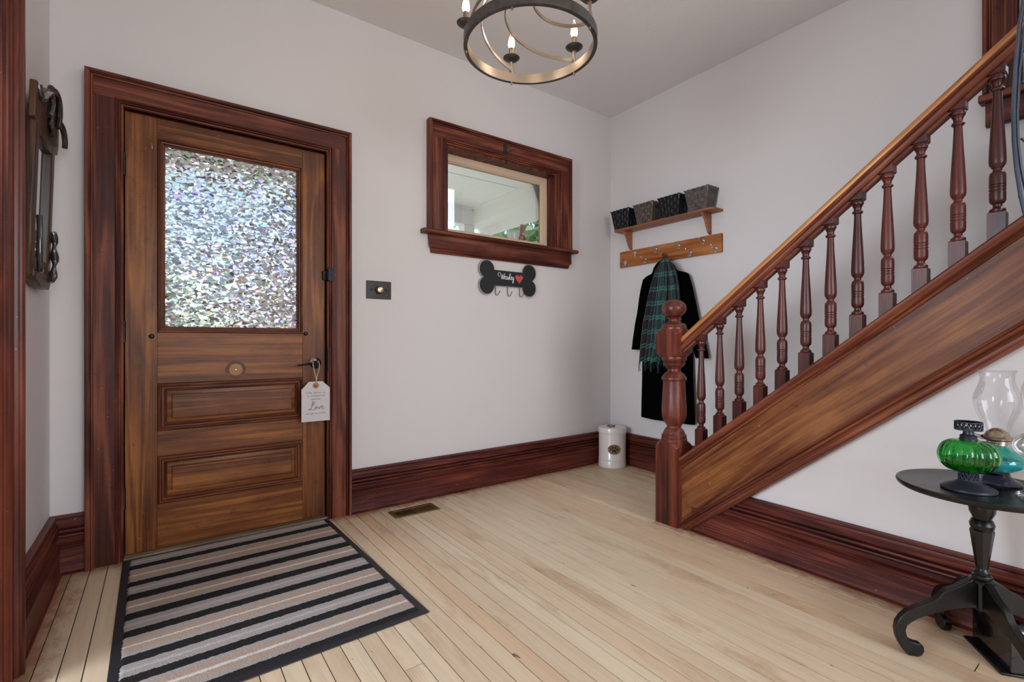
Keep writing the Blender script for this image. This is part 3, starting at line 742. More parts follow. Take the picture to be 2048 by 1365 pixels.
# balusters, 0.1 m apart
bt = [(.084,.020),(.088,.021),(.093,.021),(.097,.016),(.102,.012),(.110,.012),(.114,.017),(.120,.0205),(.128,.0215),(.152,.0215),(.1535,.020),(.156,.020),(.1575,.0218),(.163,.0218),(.1645,.020),(.167,.020),(.1685,.0218),(.174,.0218),(.1755,.020),(.1775,.0215),(.205,.0215),(.215,.020),(.220,.017),(.222,.0135),(.228,.012),(.232,.012),(.234,.0155),(.238,.0165),(.242,.020),(.252,.0222),(.262,.0224),(.30,.0212),(.36,.0182),(.42,.0148),(.47,.0126),(.492,.0122),(.494,.0165),(.497,.0185),(.501,.0185),(.504,.0165),(.506,.013),(.514,.0128),(.520,.015),(.526,.0185),(.528,.0170),(.530,.0205),(.536,.0215),(.541,.0205),(.542,.018),(.545,.019)]
bmz = MB(); h_ = .0228
bmz.lathe([(z, r) for z, r in bt], (0,0,0), 24)
s_ = .809*h_
bmz.add([(-h_,-h_,s_-.004),(h_,-h_,s_-.004),(h_,h_,-s_-.004),(-h_,h_,-s_-.004),(-h_,-h_,.081),(h_,-h_,.081),(h_,h_,.081),(-h_,h_,.081),(-h_*.75,-h_*.75,.086),(h_*.75,-h_*.75,.086),(h_*.75,h_*.75,.086),(-h_*.75,h_*.75,.086)],
        [(0,3,2,1),(0,1,5,4),(1,2,6,5),(2,3,7,6),(3,0,4,7),(4,5,9,8),(5,6,10,9),(6,7,11,10),(7,4,8,11),(8,9,10,11)])
bmz.add([(-h_*.8,-h_*.8,.544),(h_*.8,-h_*.8,.544),(h_*.8,h_*.8,.544),(-h_*.8,h_*.8,.544),(-h_,-h_,.549),(h_,-h_,.549),(h_,h_,.549),(-h_,h_,.549),(-h_,-h_,.553+s_+.01),(h_,-h_,.553+s_+.01),(h_,h_,.553-s_+.01),(-h_,h_,.553-s_+.01)],
        [(0,3,2,1),(0,1,5,4),(1,2,6,5),(2,3,7,6),(3,0,4,7),(4,5,9,8),(5,6,10,9),(6,7,11,10),(7,4,8,11),(8,9,10,11)])
bob = None
for k, y in enumerate([1.466, 1.362, 1.260, 1.157, 1.058, .958, .861, .763, .663, .561, .457, .357]):
    if bob is None:
        bob = bmz.build('baluster', balw, stair, local=True); q = bob
    else:
        q = bob.copy(); COL.objects.link(q)
    q.location = Vector((c, y, capz(y)))-stair.location

# =================================================================== DOOR MAT
def matmat():
    t = NT('striped_carpet_pile')
    tc = t.new('ShaderNodeTexCoord').outputs['Object']
    sp = t.new('ShaderNodeSeparateXYZ'); t.link(tc, sp.inputs[0])
    nz = t.noise(tc, 90, 2)
    y = t.math('MULTIPLY_ADD', nz, .010, sp.outputs[1]); y = t.math('ADD', y, -.005)
    # local y: 0 at the far edge, going negative toward the camera; ramp over 1.2 m
    f = t.math('DIVIDE', t.math('MULTIPLY', y, -1.0), 1.2)
    G, T, K, P, Wh = lin('b9b0aa'), lin('c6ab97'), lin('141416'), lin('d6c6bf'), lin('f0e8e2')
    bands = []
    def colr(y0, y1, kind):
        if kind == 'K': bands.append((y0, K)); return
        c = (y0+y1)/2
        if kind == 'G': bands.extend([(y0, G), (c-.010, P), (c+.006, G)])
        else: bands.extend([(y0, G), (y0+.016, T), (c-.007, Wh), (c+.006, T), (y1-.016, G)])
    seq = [(.025,.102,'G'),(.102,.150,'K'),(.150,.280,'T'),(.280,.325,'K'),(.325,.400,'G'),(.400,.455,'K'),(.455,.565,'T'),(.565,.620,'K'),(.620,.695,'G'),(.695,.745,'K'),(.745,.863,'T'),(.863,.912,'K'),(.912,.984,'G'),(.984,1.025,'K'),(1.025,1.140,'T'),(1.140,1.19,'K')]
    for s in seq: colr(*s)
    # several ramps joined because one ramp holds 32 stops
    half = [b for b in bands if b[0] < .62]; rest = [b for b in bands if b[0] >= .62]
    def rp(bs):
        st = [(b[0]/1.2, b[1]) for b in bs]
        return t.ramp(f, st, 'CONSTANT')
    m = t.math('GREATER_THAN', f, .62/1.2)
    col = t.mix(m, rp(half), rp(rest))
    n2 = t.noise(tc, 420, 2, .7)
    col = t.mix(t.ramp(n2, [(.3, (0,0,0,1)), (.7, (.55,.55,.55,1))]), col, t.mix(.5, col, lin('6a625e')))
    t.set(Base_Color=col, Roughness=.95); t.b.inputs['Specular IOR Level'].default_value = .15
    t.bump(t.math('ADD', n2, t.noise(tc, 160, 2)), 1.0, .004)
    return t.mat
mat = empty('door_mat', (-.14, 2.80, 0), 'striped black grey and tan door mat in front of the wooden door', 'door mat')
mat.rotation_euler.z = .012
bb = MB(); bb.prism([(0, 0), (.895, 0), (.925, -1.195), (.0, -1.195)], lambda x, y: (x, y, .001), lambda x, y: (x, y, .004))
bb.build('rubber_backing', rubber, mat, local=True, bevel=.001)
R_ = random.Random(5)
def pile(u, v):
    w_ = .842+.026*v
    e = min(u, 1-u)*w_; ee = min(v, 1-v)*1.14
    x = .028+u*w_; y = -.025-v*1.14
    if u in (0, 1): x += R_.uniform(-.0022, .0022)
    h = .010 if min(e, ee) > .004 else .0042
    return (x, y, h+(noise.noise((x*60, y*60, 0))*.0012 if h > .005 else 0))
MB().grid(pile, 170, 200).build('carpet_pile', matmat(), mat, local=True, sharp=180, recalc=False)

# =================================================================== FLOOR REGISTER
vent = empty('floor_register', (1.205, 2.636, 0), 'tarnished brass floor vent by the baseboard under the small window', 'floor vent')
vb = MB()
x0, x1, y0v, y1v = 1.066, 1.344, 2.572, 2.700
ix0, ix1, iy0, iy1 = x0+.026, x1-.026, y0v+.024, y1v-.024
vb.prism([(x0, y0v), (x1, y0v), (x1-.004, y0v+.006), (x0+.004, y0v+.006)], lambda x, y: (x, y, .0002), lambda x, y: (x, y, .0035))
vb.box(x0+.002, x1-.002, y0v+.002, iy0, .0002, .005); vb.box(x0+.002, x1-.002, iy1, y1v-.002, .0002, .005)
vb.box(x0+.002, ix0, iy0, iy1, .0002, .005); vb.box(ix1, x1-.002, iy0, iy1, .0002, .005)
vb.build('rim', brassold, vent, bevel=.001)
MB().box(ix0, ix1, iy0, iy1, .0002, .0008).build('duct_shade_sheet', flat('duct_shade_colour', '0a0908', .9), vent)  # flat dark sheet, shade of the duct put into its colour
lv = MB(); n = 22
for k in range(n+1):
    xx = ix0+(ix1-ix0)*k/n
    if k < 11: lv.box(xx-.0016, xx+.0016, iy0, iy1, .001, .0048)
    else: lv.add([(xx-.005, iy0, .0042), (xx+.0045, iy0, .0022), (xx+.0045, iy1, .0022), (xx-.005, iy1, .0042), (xx-.005, iy0, .0032), (xx+.0045, iy0, .0012), (xx+.0045, iy1, .0012), (xx-.005, iy1, .0032)], [(0,1,2,3),(7,6,5,4),(0,4,5,1),(1,5,6,2),(2,6,7,3),(3,7,4,0)])
lv.build('louvres', brassold, vent)

# =================================================================== LIGHT SWITCH
swt = empty('light_switch', (1.062, YF, 1.307), 'old dark three gang switch plate with a round brass and clear knob', 'light switch')
MB().box(.985, 1.139, YF-.006, YF, 1.253, 1.361).build('cover_plate', bakelite, swt, bevel=.003)
for x in (1.016, 1.108):
    m = MB(); m.box(x-.006, x+.006, YF-.0064, YF-.0058, 1.295, 1.319); m.build('slot', blackpl, swt)
    m = MB(); m.box(x-.0045, x+.0045, YF-.014, YF-.005, 1.304, 1.316); m.build('toggle', bakelite, swt, bevel=.001)
kb = MB(); My = lambda x, y, z: Matrix.Translation((x, y, z)) @ Matrix.Rotation(PI/2, 4, 'X')
kb.lathe([(-.001, .026), (.003, .024), (.006, .020)], seg=28, M=My(1.062, YF-.006, 1.307))
kb.build('knob_collar', bakelite, swt)
kb = MB(); kb.lathe([(.004, .017), (.016, .0185), (.024, .0185), (.027, .017), (.0275, .014)], seg=28, M=My(1.062, YF-.006, 1.307)); kn = kb.build('dimmer_knob', flat('knob_brass', 'c7a15c', .3, .9), swt)
kb = MB(); kb.lathe([(.027, .014), (.030, .012), (.032, .001)], seg=8, M=My(1.062, YF-.006, 1.307)); kb.build('knob_face', flat('knob_clear_face', 'd8d2c6', .15, .6), kn, sharp=5)
for x in (1.016, 1.108, 1.062):
    for z in (1.276, 1.338): MB().lathe([(0, .0026), (.001, .0022)], seg=10, M=My(x, YF-.006, z)).build('screw', brassold, swt)

# =================================================================== HANDWRITING HELPERS
def catmull(P, n=8):
    P = [Vector(p) for p in P]; out = []
    for i in range(len(P)-1):
        p0 = P[max(i-1, 0)]; p1 = P[i]; p2 = P[i+1]; p3 = P[min(i+2, len(P)-1)]
        for k in range(n):
            s = k/n
            out.append(.5*((2*p1)+(p2-p0)*s+(2*p0-5*p1+4*p2-p3)*s*s+(3*p1-p0-3*p2+p3)*s**3))
    out.append(P[-1]); return out
def ribbon(mb, pts, wd, fmap, th=.0006):
    P = catmull([(a, b) for a, b in pts]); n = len(P)
    th += .00012*(len(mb.v) % 7+1)
    vs_ = []
    for i in range(n):
        d = (P[min(i+1, n-1)]-P[max(i-1, 0)]); d = d.normalized() if d.length > 0 else Vector((1, 0))
        nn = Vector((-d.y, d.x)); ww = wd*(.62+.5*abs(d.y))
        for s in (-1, 1): 
            q = P[i]+nn*s*ww/2; vs_ += [fmap(q.x, q.y, 0), fmap(q.x, q.y, th+.0005*i/n)]
    fs = []
    for i in range(n-1):
        a, b = i*4, (i+1)*4
        fs += [(a+1, b+1, b+3, a+3), (a, a+1, b+1, b)[::-1], (a+2, a+3, b+3, b+2)]
    mb.add(vs_, fs)

# =================================================================== BONE SIGN
bone = empty('bone_sign', (2.015, YF, 1.45), 'black bone shaped name sign with red heart and three hooks under the window', 'wall sign')
def bone_outline(g=0.0):
    pts = []
    def arc(cx, cz, rx, rz, a0, a1, n=18):
        for i in range(n+1):
            a = math.radians(a0+(a1-a0)*i/n); pts.append((cx+(rx+g)*math.cos(a), cz+(rz+g)*math.sin(a)))
    cx, zz = 2.015, 1.452
    arc(cx+.190, zz+.058, .062, .064, 212, -62)
    arc(cx+.190, zz-.058, .062, .064, 62, -212)
    arc(cx-.190, zz-.058, .062, .064, 32, -242)
    arc(cx-.190, zz+.058, .062, .064, 242, -32)
    return pts
YB0 = YF-.003
def cleanup(pts):
    # keep the outline simple: drop points that fall inside the other lobe
    cx, zz = 2.015, 1.452; out = []
    for x, z in pts:
        ok = True
        for s in (-1, 1):
            for t_ in (-1, 1):
                q = ((x-(cx+s*.190))/.062)**2+((z-(zz+t_*.058))/.064)**2
                if q < .985: ok = False
        if abs(x-cx) < .19 and abs(z-zz) < .040: ok = False
        if ok: out.append((x, z))
    return out
bo = cleanup(bone_outline())
m = MB(); m.prism(bo, lambda x, z: (x, YB0, z), lambda x, z: (x, YB0-.014, z)); m.build('edge_board', silvedge, bone)
cxb, czb = 2.015, 1.452
bi = [(cxb+(x-cxb)*.975, czb+(z-czb)*.955) for x, z in bo]
m = MB(); m.prism(bi, lambda x, z: (x, YB0-.014, z), lambda x, z: (x, YB0-.0155, z)); m.build('chalk_face', chalk, bone)
fm = lambda x, z, h: (x, YB0-.0157-h, z)
m = MB()
def wr(pts, x0, z0, s, wd): ribbon(m, [(x0+a*s, z0+b*s) for a, b in pts], wd, fm)
ox, oz, s_ = 1.925, 1.446, .030
wr([(.35,.75),(.05,.65),(-.12,.95),(.05,1.45),(.45,1.5),(.72,1.0),(.88,.2),(.98,.02),(1.08,.5),(1.2,1.15),(1.3,.5),(1.42,.02),(1.55,.5),(1.72,1.15),(1.85,1.4)], ox, oz, s_, .0032)
wr([(1.62,.3),(1.85,.45),(2.0,.62),(1.88,.8),(1.74,.55),(1.76,.15),(1.95,0),(2.15,.22)], ox, oz, s_, .0030)
wr([(2.58,.65),(2.35,.75),(2.2,.4),(2.28,.05),(2.48,.1),(2.6,.6),(2.58,.15),(2.7,.02),(2.85,.3)], ox, oz, s_, .0030)
wr([(2.85,.3),(3.02,.75),(3.05,.35),(2.95,.0),(2.78,.1)], ox, oz, s_, .0030)
wr([(2.95,.05),(3.2,.5),(3.45,1.25),(3.38,1.5),(3.25,1.2),(3.25,.3),(3.38,.02),(3.52,.2)], ox, oz, s_, .0030)
wr([(3.52,.25),(3.75,.45),(3.88,.65),(3.76,.8),(3.62,.5),(3.66,.12),(3.82,.0),(4.0,.2)], ox, oz, s_, .0030)
wr([(4.02,.75),(4.02,.3),(4.15,.05),(4.32,.25),(4.42,.78),(4.38,0),(4.3,-.6),(4.15,-.75),(4.08,-.5),(4.3,-.1),(4.5,.15)], ox, oz, s_, .0030)
m.build('name_lettering', whitepaint, bone, sharp=180)
bone.location.z -= .007
hp = [(.0, -.6)]
for i in range(25):
    a = math.radians(-150+i*0)
hp = []
for i in range(48):
    a = 2*PI*i/48; hp.append((2.107+.0021*16*math.sin(a)**3, 1.452+.0022*(13*math.cos(a)-5*math.cos(2*a)-2*math.cos(3*a)-math.cos(4*a))))
m = MB(); m.prism(hp, lambda x, z: (x, YB0-.0155, z), lambda x, z: (x, YB0-.0163, z)); m.build('red_heart', redp, bone)
for x in (1.905, 2.010, 2.118):
    m = MB(); m.tube(catmull([(x, YB0-.006, 1.415), (x, YB0-.006, 1.375), (x, YB0-.008, 1.335), (x+.003, YB0-.016, 1.322), (x+.009, YB0-.028, 1.326), (x+.014, YB0-.036, 1.344)], 5), .0022, 8)
    m.lathe([(-.004, .001), (-.003, .0035), (0, .0045), (.003, .0035), (.004, .001)], (x+.015, YB0-.038, 1.348), 10)
    m.build('wire_hook', metalb, bone)

# =================================================================== HANGING TAG on the door lever
tg = empty('hanging_tag', (.688, YF-.04, .80), 'white wooden gift tag sign hanging on twine from the door lever', 'hanging sign')
ty = YF-.052
T_ = [(.612, .560), (.612, .736), (.650, .778), (.720, .778), (.760, .742), (.760, .560)]
m = MB(); m.prism(T_, lambda x, z: (x, ty, z), lambda x, z: (x, ty-.006, z)); m.build('tag_board', tagp, tg, bevel=.0006)
m = MB(); Mt = My(.686, ty-.006, .756)
m.lathe([(0, .0165), (.001, .016), (.0012, .007), (.0002, .0065)], seg=28, M=Mt); m.build('eyelet_ring', kraft, tg)
m = MB(); m.lathe([(.0004, .0062), (.0008, .0058)], seg=20, M=Mt); m.build('eyelet_hole', blackpl, tg)
m = MB()
m.tube(catmull([(.686, ty-.008, .756), (.687, ty-.012, .775), (.687, ty-.010, .793)], 6), .0028, 8)
m.tube(catmull([(.687, ty-.010, .795), (.680, ty-.012, .82), (.674, ty-.010, .85), (.672, ty-.003, .875), (.674, ty+.004, .886)], 6), .0026, 8)
m.tube(catmull([(.687, ty-.010, .795), (.694, ty-.012, .82), (.701, ty-.014, .85), (.703, ty-.012, .872), (.700, ty+.002, .889)], 6), .0026, 8)
m.lathe([(-.006, .002), (-.004, .0055), (0, .0068), (.004, .0055), (.006, .002)], (.687, ty-.010, .794), 10)
for k in range(7):
    a = k/6
    m.tube(catmull([(.690, ty-.002, .893), (.682-.018*a, ty-.008-.004*math.sin(k*2), .900+.006*math.sin(k*1.7)), (.668-.014*math.cos(k), ty-.010, .893-.010*math.sin(k*1.3+.5))], 5), .0017, 6)
m.build('twine', ropem, tg)
m = MB()
fm = lambda x, z, h: (x, ty-.0061-h, z)
s_ = .030
def wr(pts, x0, z0, s, wd): ribbon(m, [(x0+a*s, z0+b*s) for a, b in pts], wd, fm, .0004)
ox, oz = .652, .624
wr([(.75,1.05),(.55,1.25),(.55,.9),(.72,.8),(.9,1.2),(.7,1.55),(.52,1.2),(.36,.4),(.15,.05),(-.1,.0),(-.12,.18),(.1,.22),(.45,.02),(.75,-.05),(.95,.12)], ox, oz, s_, .0020)
wr([(1.18,.55),(1.0,.4),(1.02,.12),(1.2,.05),(1.35,.3),(1.28,.52),(1.15,.52),(1.25,.42),(1.5,.42)], ox, oz, s_, .0018)
wr([(1.55,.5),(1.66,.45),(1.68,.08),(1.85,.3),(1.98,.58),(2.05,.5)], ox, oz, s_, .0018)
wr([(2.08,.28),(2.3,.38),(2.4,.56),(2.25,.62),(2.15,.35),(2.2,.1),(2.42,.05),(2.65,.3)], ox, oz, s_, .0018)
m.build('love_lettering', inkm, tg, sharp=180)
def text(name, s, x, z, size, width, mat_, parent, yy):
    c_ = bpy.data.curves.new(name, 'FONT'); c_.body = s; c_.size = size; c_.align_x = 'CENTER'; c_.extrude = .0002; c_.space_character = 1.15
    o = bpy.data.objects.new(name, c_); COL.objects.link(o)
    dg = bpy.context.evaluated_depsgraph_get(); me = bpy.data.meshes.new_from_object(o.evaluated_get(dg))
    bpy.data.objects.remove(o)
    xs = [v.co.x for v in me.vertices]; k = width/(max(xs)-min(xs))
    me.transform(Matrix.Diagonal((k, 1, 1, 1)))
    me.transform(Matrix.Translation(Vector((x, yy, z))-origin(parent)) @ Matrix.Rotation(PI/2, 4, 'X'))
    me.materials.clear(); me.materials.append(mat_)
    o = bpy.data.objects.new(name, me); COL.objects.link(o); o.parent = parent
    return o
for s, z, wd in (('Life takes us', .7135, .098), ('to unexpected', .696, .092), ('places', .678, .046), ('brings us home', .600, .100)):
    text('printed_line', s, .687, z, .0125, wd, inkm, tg, ty-.0063)

# =================================================================== WHITE CANISTER
cc = (2.935, 2.668, 0)
can = empty('pet_food_canister', cc, 'white enamel lidded canister with brass paw plate in the corner', 'canister')
MB().lathe([(0, .108), (.002, .111), (.052, .109), (.055, .1075), (.057, .1095), (.060, .1075), (.063, .1095), (.067, .107), (.285, .107), (.287, .104)], cc, 48).build('body', ceramic, can)
ld = MB(); ld.lathe([(.268, .1095), (.270, .1115), (.300, .1115), (.310, .108), (.315, .098), (.318, .060), (.319, .001)], cc, 48); ldo = ld.build('lid', ceramic, can)
m = MB(); m.tube([(cc[0]-.035+.028*math.cos(a), cc[1]-.02+.028*math.sin(a), .322+.004*math.sin(a)) for a in [2*PI*i/24 for i in range(24)]], .003, 8, closed=True); m.box(cc[0]-.012, cc[0]+.004, cc[1]-.028, cc[1]-.012, .317, .324)
m.build('ring_handle', metalb, ldo)
ang = math.atan2(-cc[1], -cc[0])+.13
pl = MB(); pr = .1105
def onc(u, v, h=0): a = ang+u/pr; return (cc[0]+(pr+h)*math.cos(a), cc[1]+(pr+h)*math.sin(a), .150+v)
def disc(mb, u0, v0, ru, rv, h0, h1, rot=0, n=28, mi=0):
    ring = [(u0+ru*math.cos(2*PI*i/n)*math.cos(rot)-rv*math.sin(2*PI*i/n)*math.sin(rot), v0+ru*math.cos(2*PI*i/n)*math.sin(rot)+rv*math.sin(2*PI*i/n)*math.cos(rot)) for i in range(n)]
    mb.prism(ring, lambda u, v: onc(u, v, h0), lambda u, v: onc(u, v, h1), mi)
disc(pl, 0, 0, .050, .039, -.004, .0012); po = pl.build('oval_plate', brassold, can)
m = MB()
for u, v, ru, rv, ro in ((-.026, .0, .0065, .009, .5), (-.011, .016, .0065, .0095, .15), (.010, .016, .0065, .0095, -.15), (.025, .0, .0065, .009, -.5)): disc(m, u, v, ru, rv, 0, .0018, ro, 16)
padp = [(-.017, -.024), (-.019, -.014), (-.010, -.003), (0, .001), (.010, -.003), (.019, -.014), (.017, -.024), (.006, -.021), (0, -.0205), (-.006, -.021)]
m.prism(padp, lambda u, v: onc(u, v, .0), lambda u, v: onc(u, v, .0018)); m.build('paw_print', flat('paw_dark', '2c1a14', .5), po)
for u in (-.043, .043):
    m = MB(); disc(m, u, 0, .003, .003, 0, .0025, n=10); m.build('rivet', silver, po)

# =================================================================== SHELF, BASKETS
sh = empty('wall_shelf', (XR, 2.25, 1.88), 'small stained wooden shelf with curved brackets holding four baskets', 'shelf')
SZ = 1.897
m = MB()
n = 8; outl = [(XR, 1.81)]
for i in range(n+1): a = PI/2*i/n; outl.append((2.965+.03*(1-math.sin(a)), 1.81+.03*(1-math.cos(a))) if False else (2.965+.03-.03*math.sin(a), 1.84-.03*math.cos(a)))
for i in range(n+1): a = PI/2*i/n; outl.append((2.995-.03*math.cos(a), 2.66+.03*math.sin(a)))
outl.append((XR, 2.69))
m.prism(outl, lambda x, y: (x, y, SZ-.016), lambda x, y: (x, y, SZ)); m.build('board', shelfw, sh, bevel=.003)
for y in (2.600, 1.905):
    pr_ = [(XR, SZ-.016), (2.985, SZ-.016), (2.988, SZ-.028), (3.000, SZ-.040), (3.018, SZ-.056), (3.030, SZ-.078), (3.036, SZ-.100), (3.048, SZ-.115), (3.052, SZ-.128), (3.062, SZ-.142), (3.072, SZ-.152), (XR, SZ-.158)]
    m = MB(); m.prism(pr_, lambda x, z: (x, y-.009, z), lambda x, z: (x, y+.009, z)); m.build('bracket', shelfw, sh, bevel=.002)
def strap(name, a_, b_, rough=.4):
    t = NT(name); g = t.new('ShaderNodeNewGeometry').outputs['Random Per Island']
    tc = t.new('ShaderNodeTexCoord').outputs['Object']
    n_ = t.noise(tc, 70, 3, .6)
    t.set(Base_Color=t.mix(t.math('MULTIPLY_ADD', n_, .5, t.math('MULTIPLY', g, .6)), lin(a_), lin(b_)), Roughness=rough); t.b.inputs['Specular IOR Level'].default_value = .35
    t.bump(t.noise(tc, 260, 3, .7), .4, .001); return t.mat
blk = strap('black_woven_strap', '060608', '17181c'); brn = strap('grey_brown_woven_strap', '332a25', '63564d'); gry = strap('greyish_woven_strap', '352f2d', '665c57')
staple = flat('light_staple', 'd8d2cc', .4)
def basket(yc, mt, label):
    b_ = empty('basket', (3.018, yc, SZ), label, 'basket', 'woven baskets in a row on the shelf')
    m = MB(); H_ = .150
    hx0, hy0, hx1, hy1 = .040, .068, .062, .091      # half sizes bottom, top
    def side(fn, nu, nv, mi=0):
        for i in range(nu):
            for j in range(nv):
                up = ((i+j) % 2); d0 = .0012; d1 = .0034 if up else .0022
                e = .06
                P = []
                for (uu, vv, dd) in ((i, j, d0), (i+1, j, d0), (i+1, j+1, d0), (i, j+1, d0)): P.append(fn(uu/nu, vv/nv, dd))
                ia, ib = (e, .30) if up else (.30, e)
                for (uu, vv) in ((i+ib*.5, j+ia*.5), (i+1-ib*.5, j+ia*.5), (i+1-ib*.5, j+1-ia*.5), (i+ib*.5, j+1-ia*.5)): P.append(fn(uu/nu, vv/nv, d1))
                m.add(P, [(4,5,6,7),(0,1,5,4),(1,2,6,5),(2,3,7,6),(3,0,4,7)], mi)
    def hx(v): return hx0+(hx1-hx0)*v
    def hy(v): return hy0+(hy1-hy0)*v
    side(lambda u, v, d: (-hx(v)-d, hy(v)*(2*u-1), H_*v), 6, 6)
    side(lambda u, v, d: (hx(v)+d, hy(v)*(1-2*u), H_*v), 6, 6)
    side(lambda u, v, d: (hx(v)*(1-2*u), -hy(v)-d, H_*v), 4, 6)
    side(lambda u, v, d: (hx(v)*(2*u-1), hy(v)+d, H_*v), 4, 6)
    m.add([(-hx0, -hy0, .002), (hx0, -hy0, .002), (hx0, hy0, .002), (-hx0, hy0, .002)], [(0,3,2,1)])
    m.build('woven_body', mt, b_, local=True, sharp=20)
    m = MB(); m.frame([(-hx1, -hy1), (-hx1, hy1), (hx1, hy1), (hx1, -hy1)], [(-1, -1), (-1, 1), (1, 1), (1, -1)], [(-.002, H_-.006), (.0030, H_-.006), (.0036, H_-.001), (.0028, H_+.001), (-.002, H_+.001)], lambda x, y, z: (x, y, z), closed=True)
    rim = m.build('rim_band', mt, b_, local=True)
    for k in range(5):
        m = MB(); y = -hy1+2*hy1*(k+.5)/5; m.box(-hx1-.0044, -hx1-.002, y-.003, y+.003, H_-.003, H_+.0014); m.build('staple', staple, rim, local=True)
    for k in range(3):
        m = MB(); x = -hx1+2*hx1*(k+.5)/3; m.box(x-.003, x+.003, -hy1-.0044, -hy1-.002, H_-.003, H_+.0014); m.build('staple', staple, rim, local=True)
basket(2.612, blk, 'black woven basket at the corner end of the shelf')
basket(2.382, brn, 'brown woven basket between the two black baskets')
basket(2.154, blk, 'black woven basket between the brown and the grey basket')
basket(1.932, gry, 'grey brown woven basket at the end nearest the stairs')

# =================================================================== COAT RACK
rk = empty('coat_rack', (XR, 2.26, 1.602), 'knotty pine board coat rack with eight silver hooks', 'coat rack')
m = MB(); m.box(XR-.020, XR, 1.812, 2.708, 1.604, 1.733); m.build('board', pine, rk, bevel=.003)
hb = MB()
sp2 = []
for i in range(25):
    a = 2*PI*i/24; sp2.append((.0125*math.sin(a)*(1-.25*math.cos(a)) , .018*math.cos(a)))
plp = [(a*1.2, b*1.25) for a, b in [(0, -.024), (.004, -.014), (.011, -.003), (.0135, .006), (.011, .013), (.006, .014), (0, .010), (-.006, .014), (-.011, .013), (-.0135, .006), (-.011, -.003), (-.004, -.014)]]
hb.prism(plp, lambda y, z: (0, y, z), lambda y, z: (-.004, y, z))
hb.tube(catmull([(-.003, 0, .004), (-.014, .002, .006), (-.030, .004, .004), (-.045, .005, .010), (-.052, .005, .020)], 5), lambda s: .0034-.0010*s, 8)
hb.tube(catmull([(-.003, 0, -.016), (-.010, .001, -.026), (-.020, .002, -.028), (-.026, .002, -.018)], 5), .0024, 8)
hb.lathe([(-.003, .001), (-.002, .003), (.002, .003), (.003, .001)], (-.052, .005, .022), 8)
h0 = None
for (y, z) in [(2.548, 1.702), (2.346, 1.702), (2.145, 1.699), (1.947, 1.700), (2.647, 1.638), (2.445, 1.637), (2.049, 1.634), (1.853, 1.632)]:
    if h0 is None: h0 = hb.build('coat_hook', silver, rk, local=True); q = h0
    else: q = h0.copy(); COL.objects.link(q)
    q.location = Vector((XR-.020, y, z))-rk.location
m = MB(); m.lathe([(0, .012), (.004, .011), (.03, .009), (.055, .0095), (.062, .012), (.070, .012), (.075, .006)], seg=18, M=Matrix.Translation((XR-.020, 2.250, 1.642)) @ Matrix.Rotation(-PI/2+.12, 4, 'Y'))
m.build('wooden_peg', shelfw, rk)

# =================================================================== COAT AND SCARF
coat = empty('coat', (3.03, 2.245, .41), 'long black wool coat hanging from the rack behind the newel post', 'coat')
def loft(levels, cross, n=56, amp=.006, fx=7, seed=0):
    m = MB(); vs_ = []
    for (z, yc_, hw, xc, hd) in levels:
        for k in range(n):
            a = 2*PI*k/n; ca, sa = math.cos(a), math.sin(a)
            e = .75
            py = yc_+hw*math.copysign(abs(ca)**e, ca); px = xc+hd*math.copysign(abs(sa)**e, sa)
            f = noise.noise((py*11+seed, z*1.6, 3.1))*amp*2.2*(1 if sa < 0 else .3)
            vs_.append((px-abs(f)-.0, py, z+noise.noise((py*8, 0, seed))*.004))
    fs = []
    for i in range(len(levels)-1):
        for k in range(n): fs.append((i*n+k, i*n+(k+1) % n, (i+1)*n+(k+1) % n, (i+1)*n+k))
    fs += [tuple(range(n))[::-1], tuple((len(levels)-1)*n+k for k in range(n))]
    return m.add(vs_, fs)
LV = [(1.606, 2.250, .012, 3.035, .012), (1.597, 2.250, .034, 3.035, .022), (1.580, 2.249, .062, 3.035, .030), (1.556, 2.248, .086, 3.035, .034), (1.530, 2.246, .098, 3.036, .036), (1.512, 2.244, .112, 3.037, .037), (1.502, 2.243, .146, 3.038, .038), (1.490, 2.241, .178, 3.040, .038), (1.476, 2.240, .193, 3.042, .038), (1.45, 2.238, .198, 3.043, .038), (1.38, 2.236, .190, 3.043, .040), (1.25, 2.234, .192, 3.042, .040), (1.1, 2.232, .200, 3.041, .041), (.9, 2.230, .212, 3.040, .042), (.7, 2.228, .220, 3.040, .042), (.5, 2.226, .228, 3.039, .043), (.410, 2.225, .231, 3.039, .043)]
loft(LV, None).build('body', wool, coat, sharp=180)
def sleeve(pts, seed):
    m = MB(); P = catmull(pts, 6); n = 24; vs_ = []; N_ = len(P)
    for i, p in enumerate(P):
        s = i/(N_-1); ry = .062-.014*s; rx = .034-.004*s
        for k in range(n):
            a = 2*PI*k/n; f = noise.noise((k*.5+seed, p.z*9, 0))*.004
            vs_.append((p.x+(rx+f)*math.sin(a), p.y+(ry+f)*math.cos(a), p.z))
    fs = [(i*n+k, i*n+(k+1) % n, (i+1)*n+(k+1) % n, (i+1)*n+k) for i in range(N_-1) for k in range(n)]
    fs += [tuple(range(n))[::-1], tuple((N_-1)*n+k for k in range(n))]
    return m.add(vs_, fs)
sleeve([(3.035, 2.375, 1.478), (3.035, 2.405, 1.38), (3.035, 2.44, 1.22), (3.036, 2.475, 1.08), (3.038, 2.505, .932)], 1).build('sleeve', wool, coat, sharp=180)
sleeve([(3.035, 2.100, 1.470), (3.035, 2.065, 1.36), (3.035, 2.02, 1.18), (3.036, 1.975, 1.03), (3.038, 1.935, .880)], 5).build('sleeve', wool, coat, sharp=180)
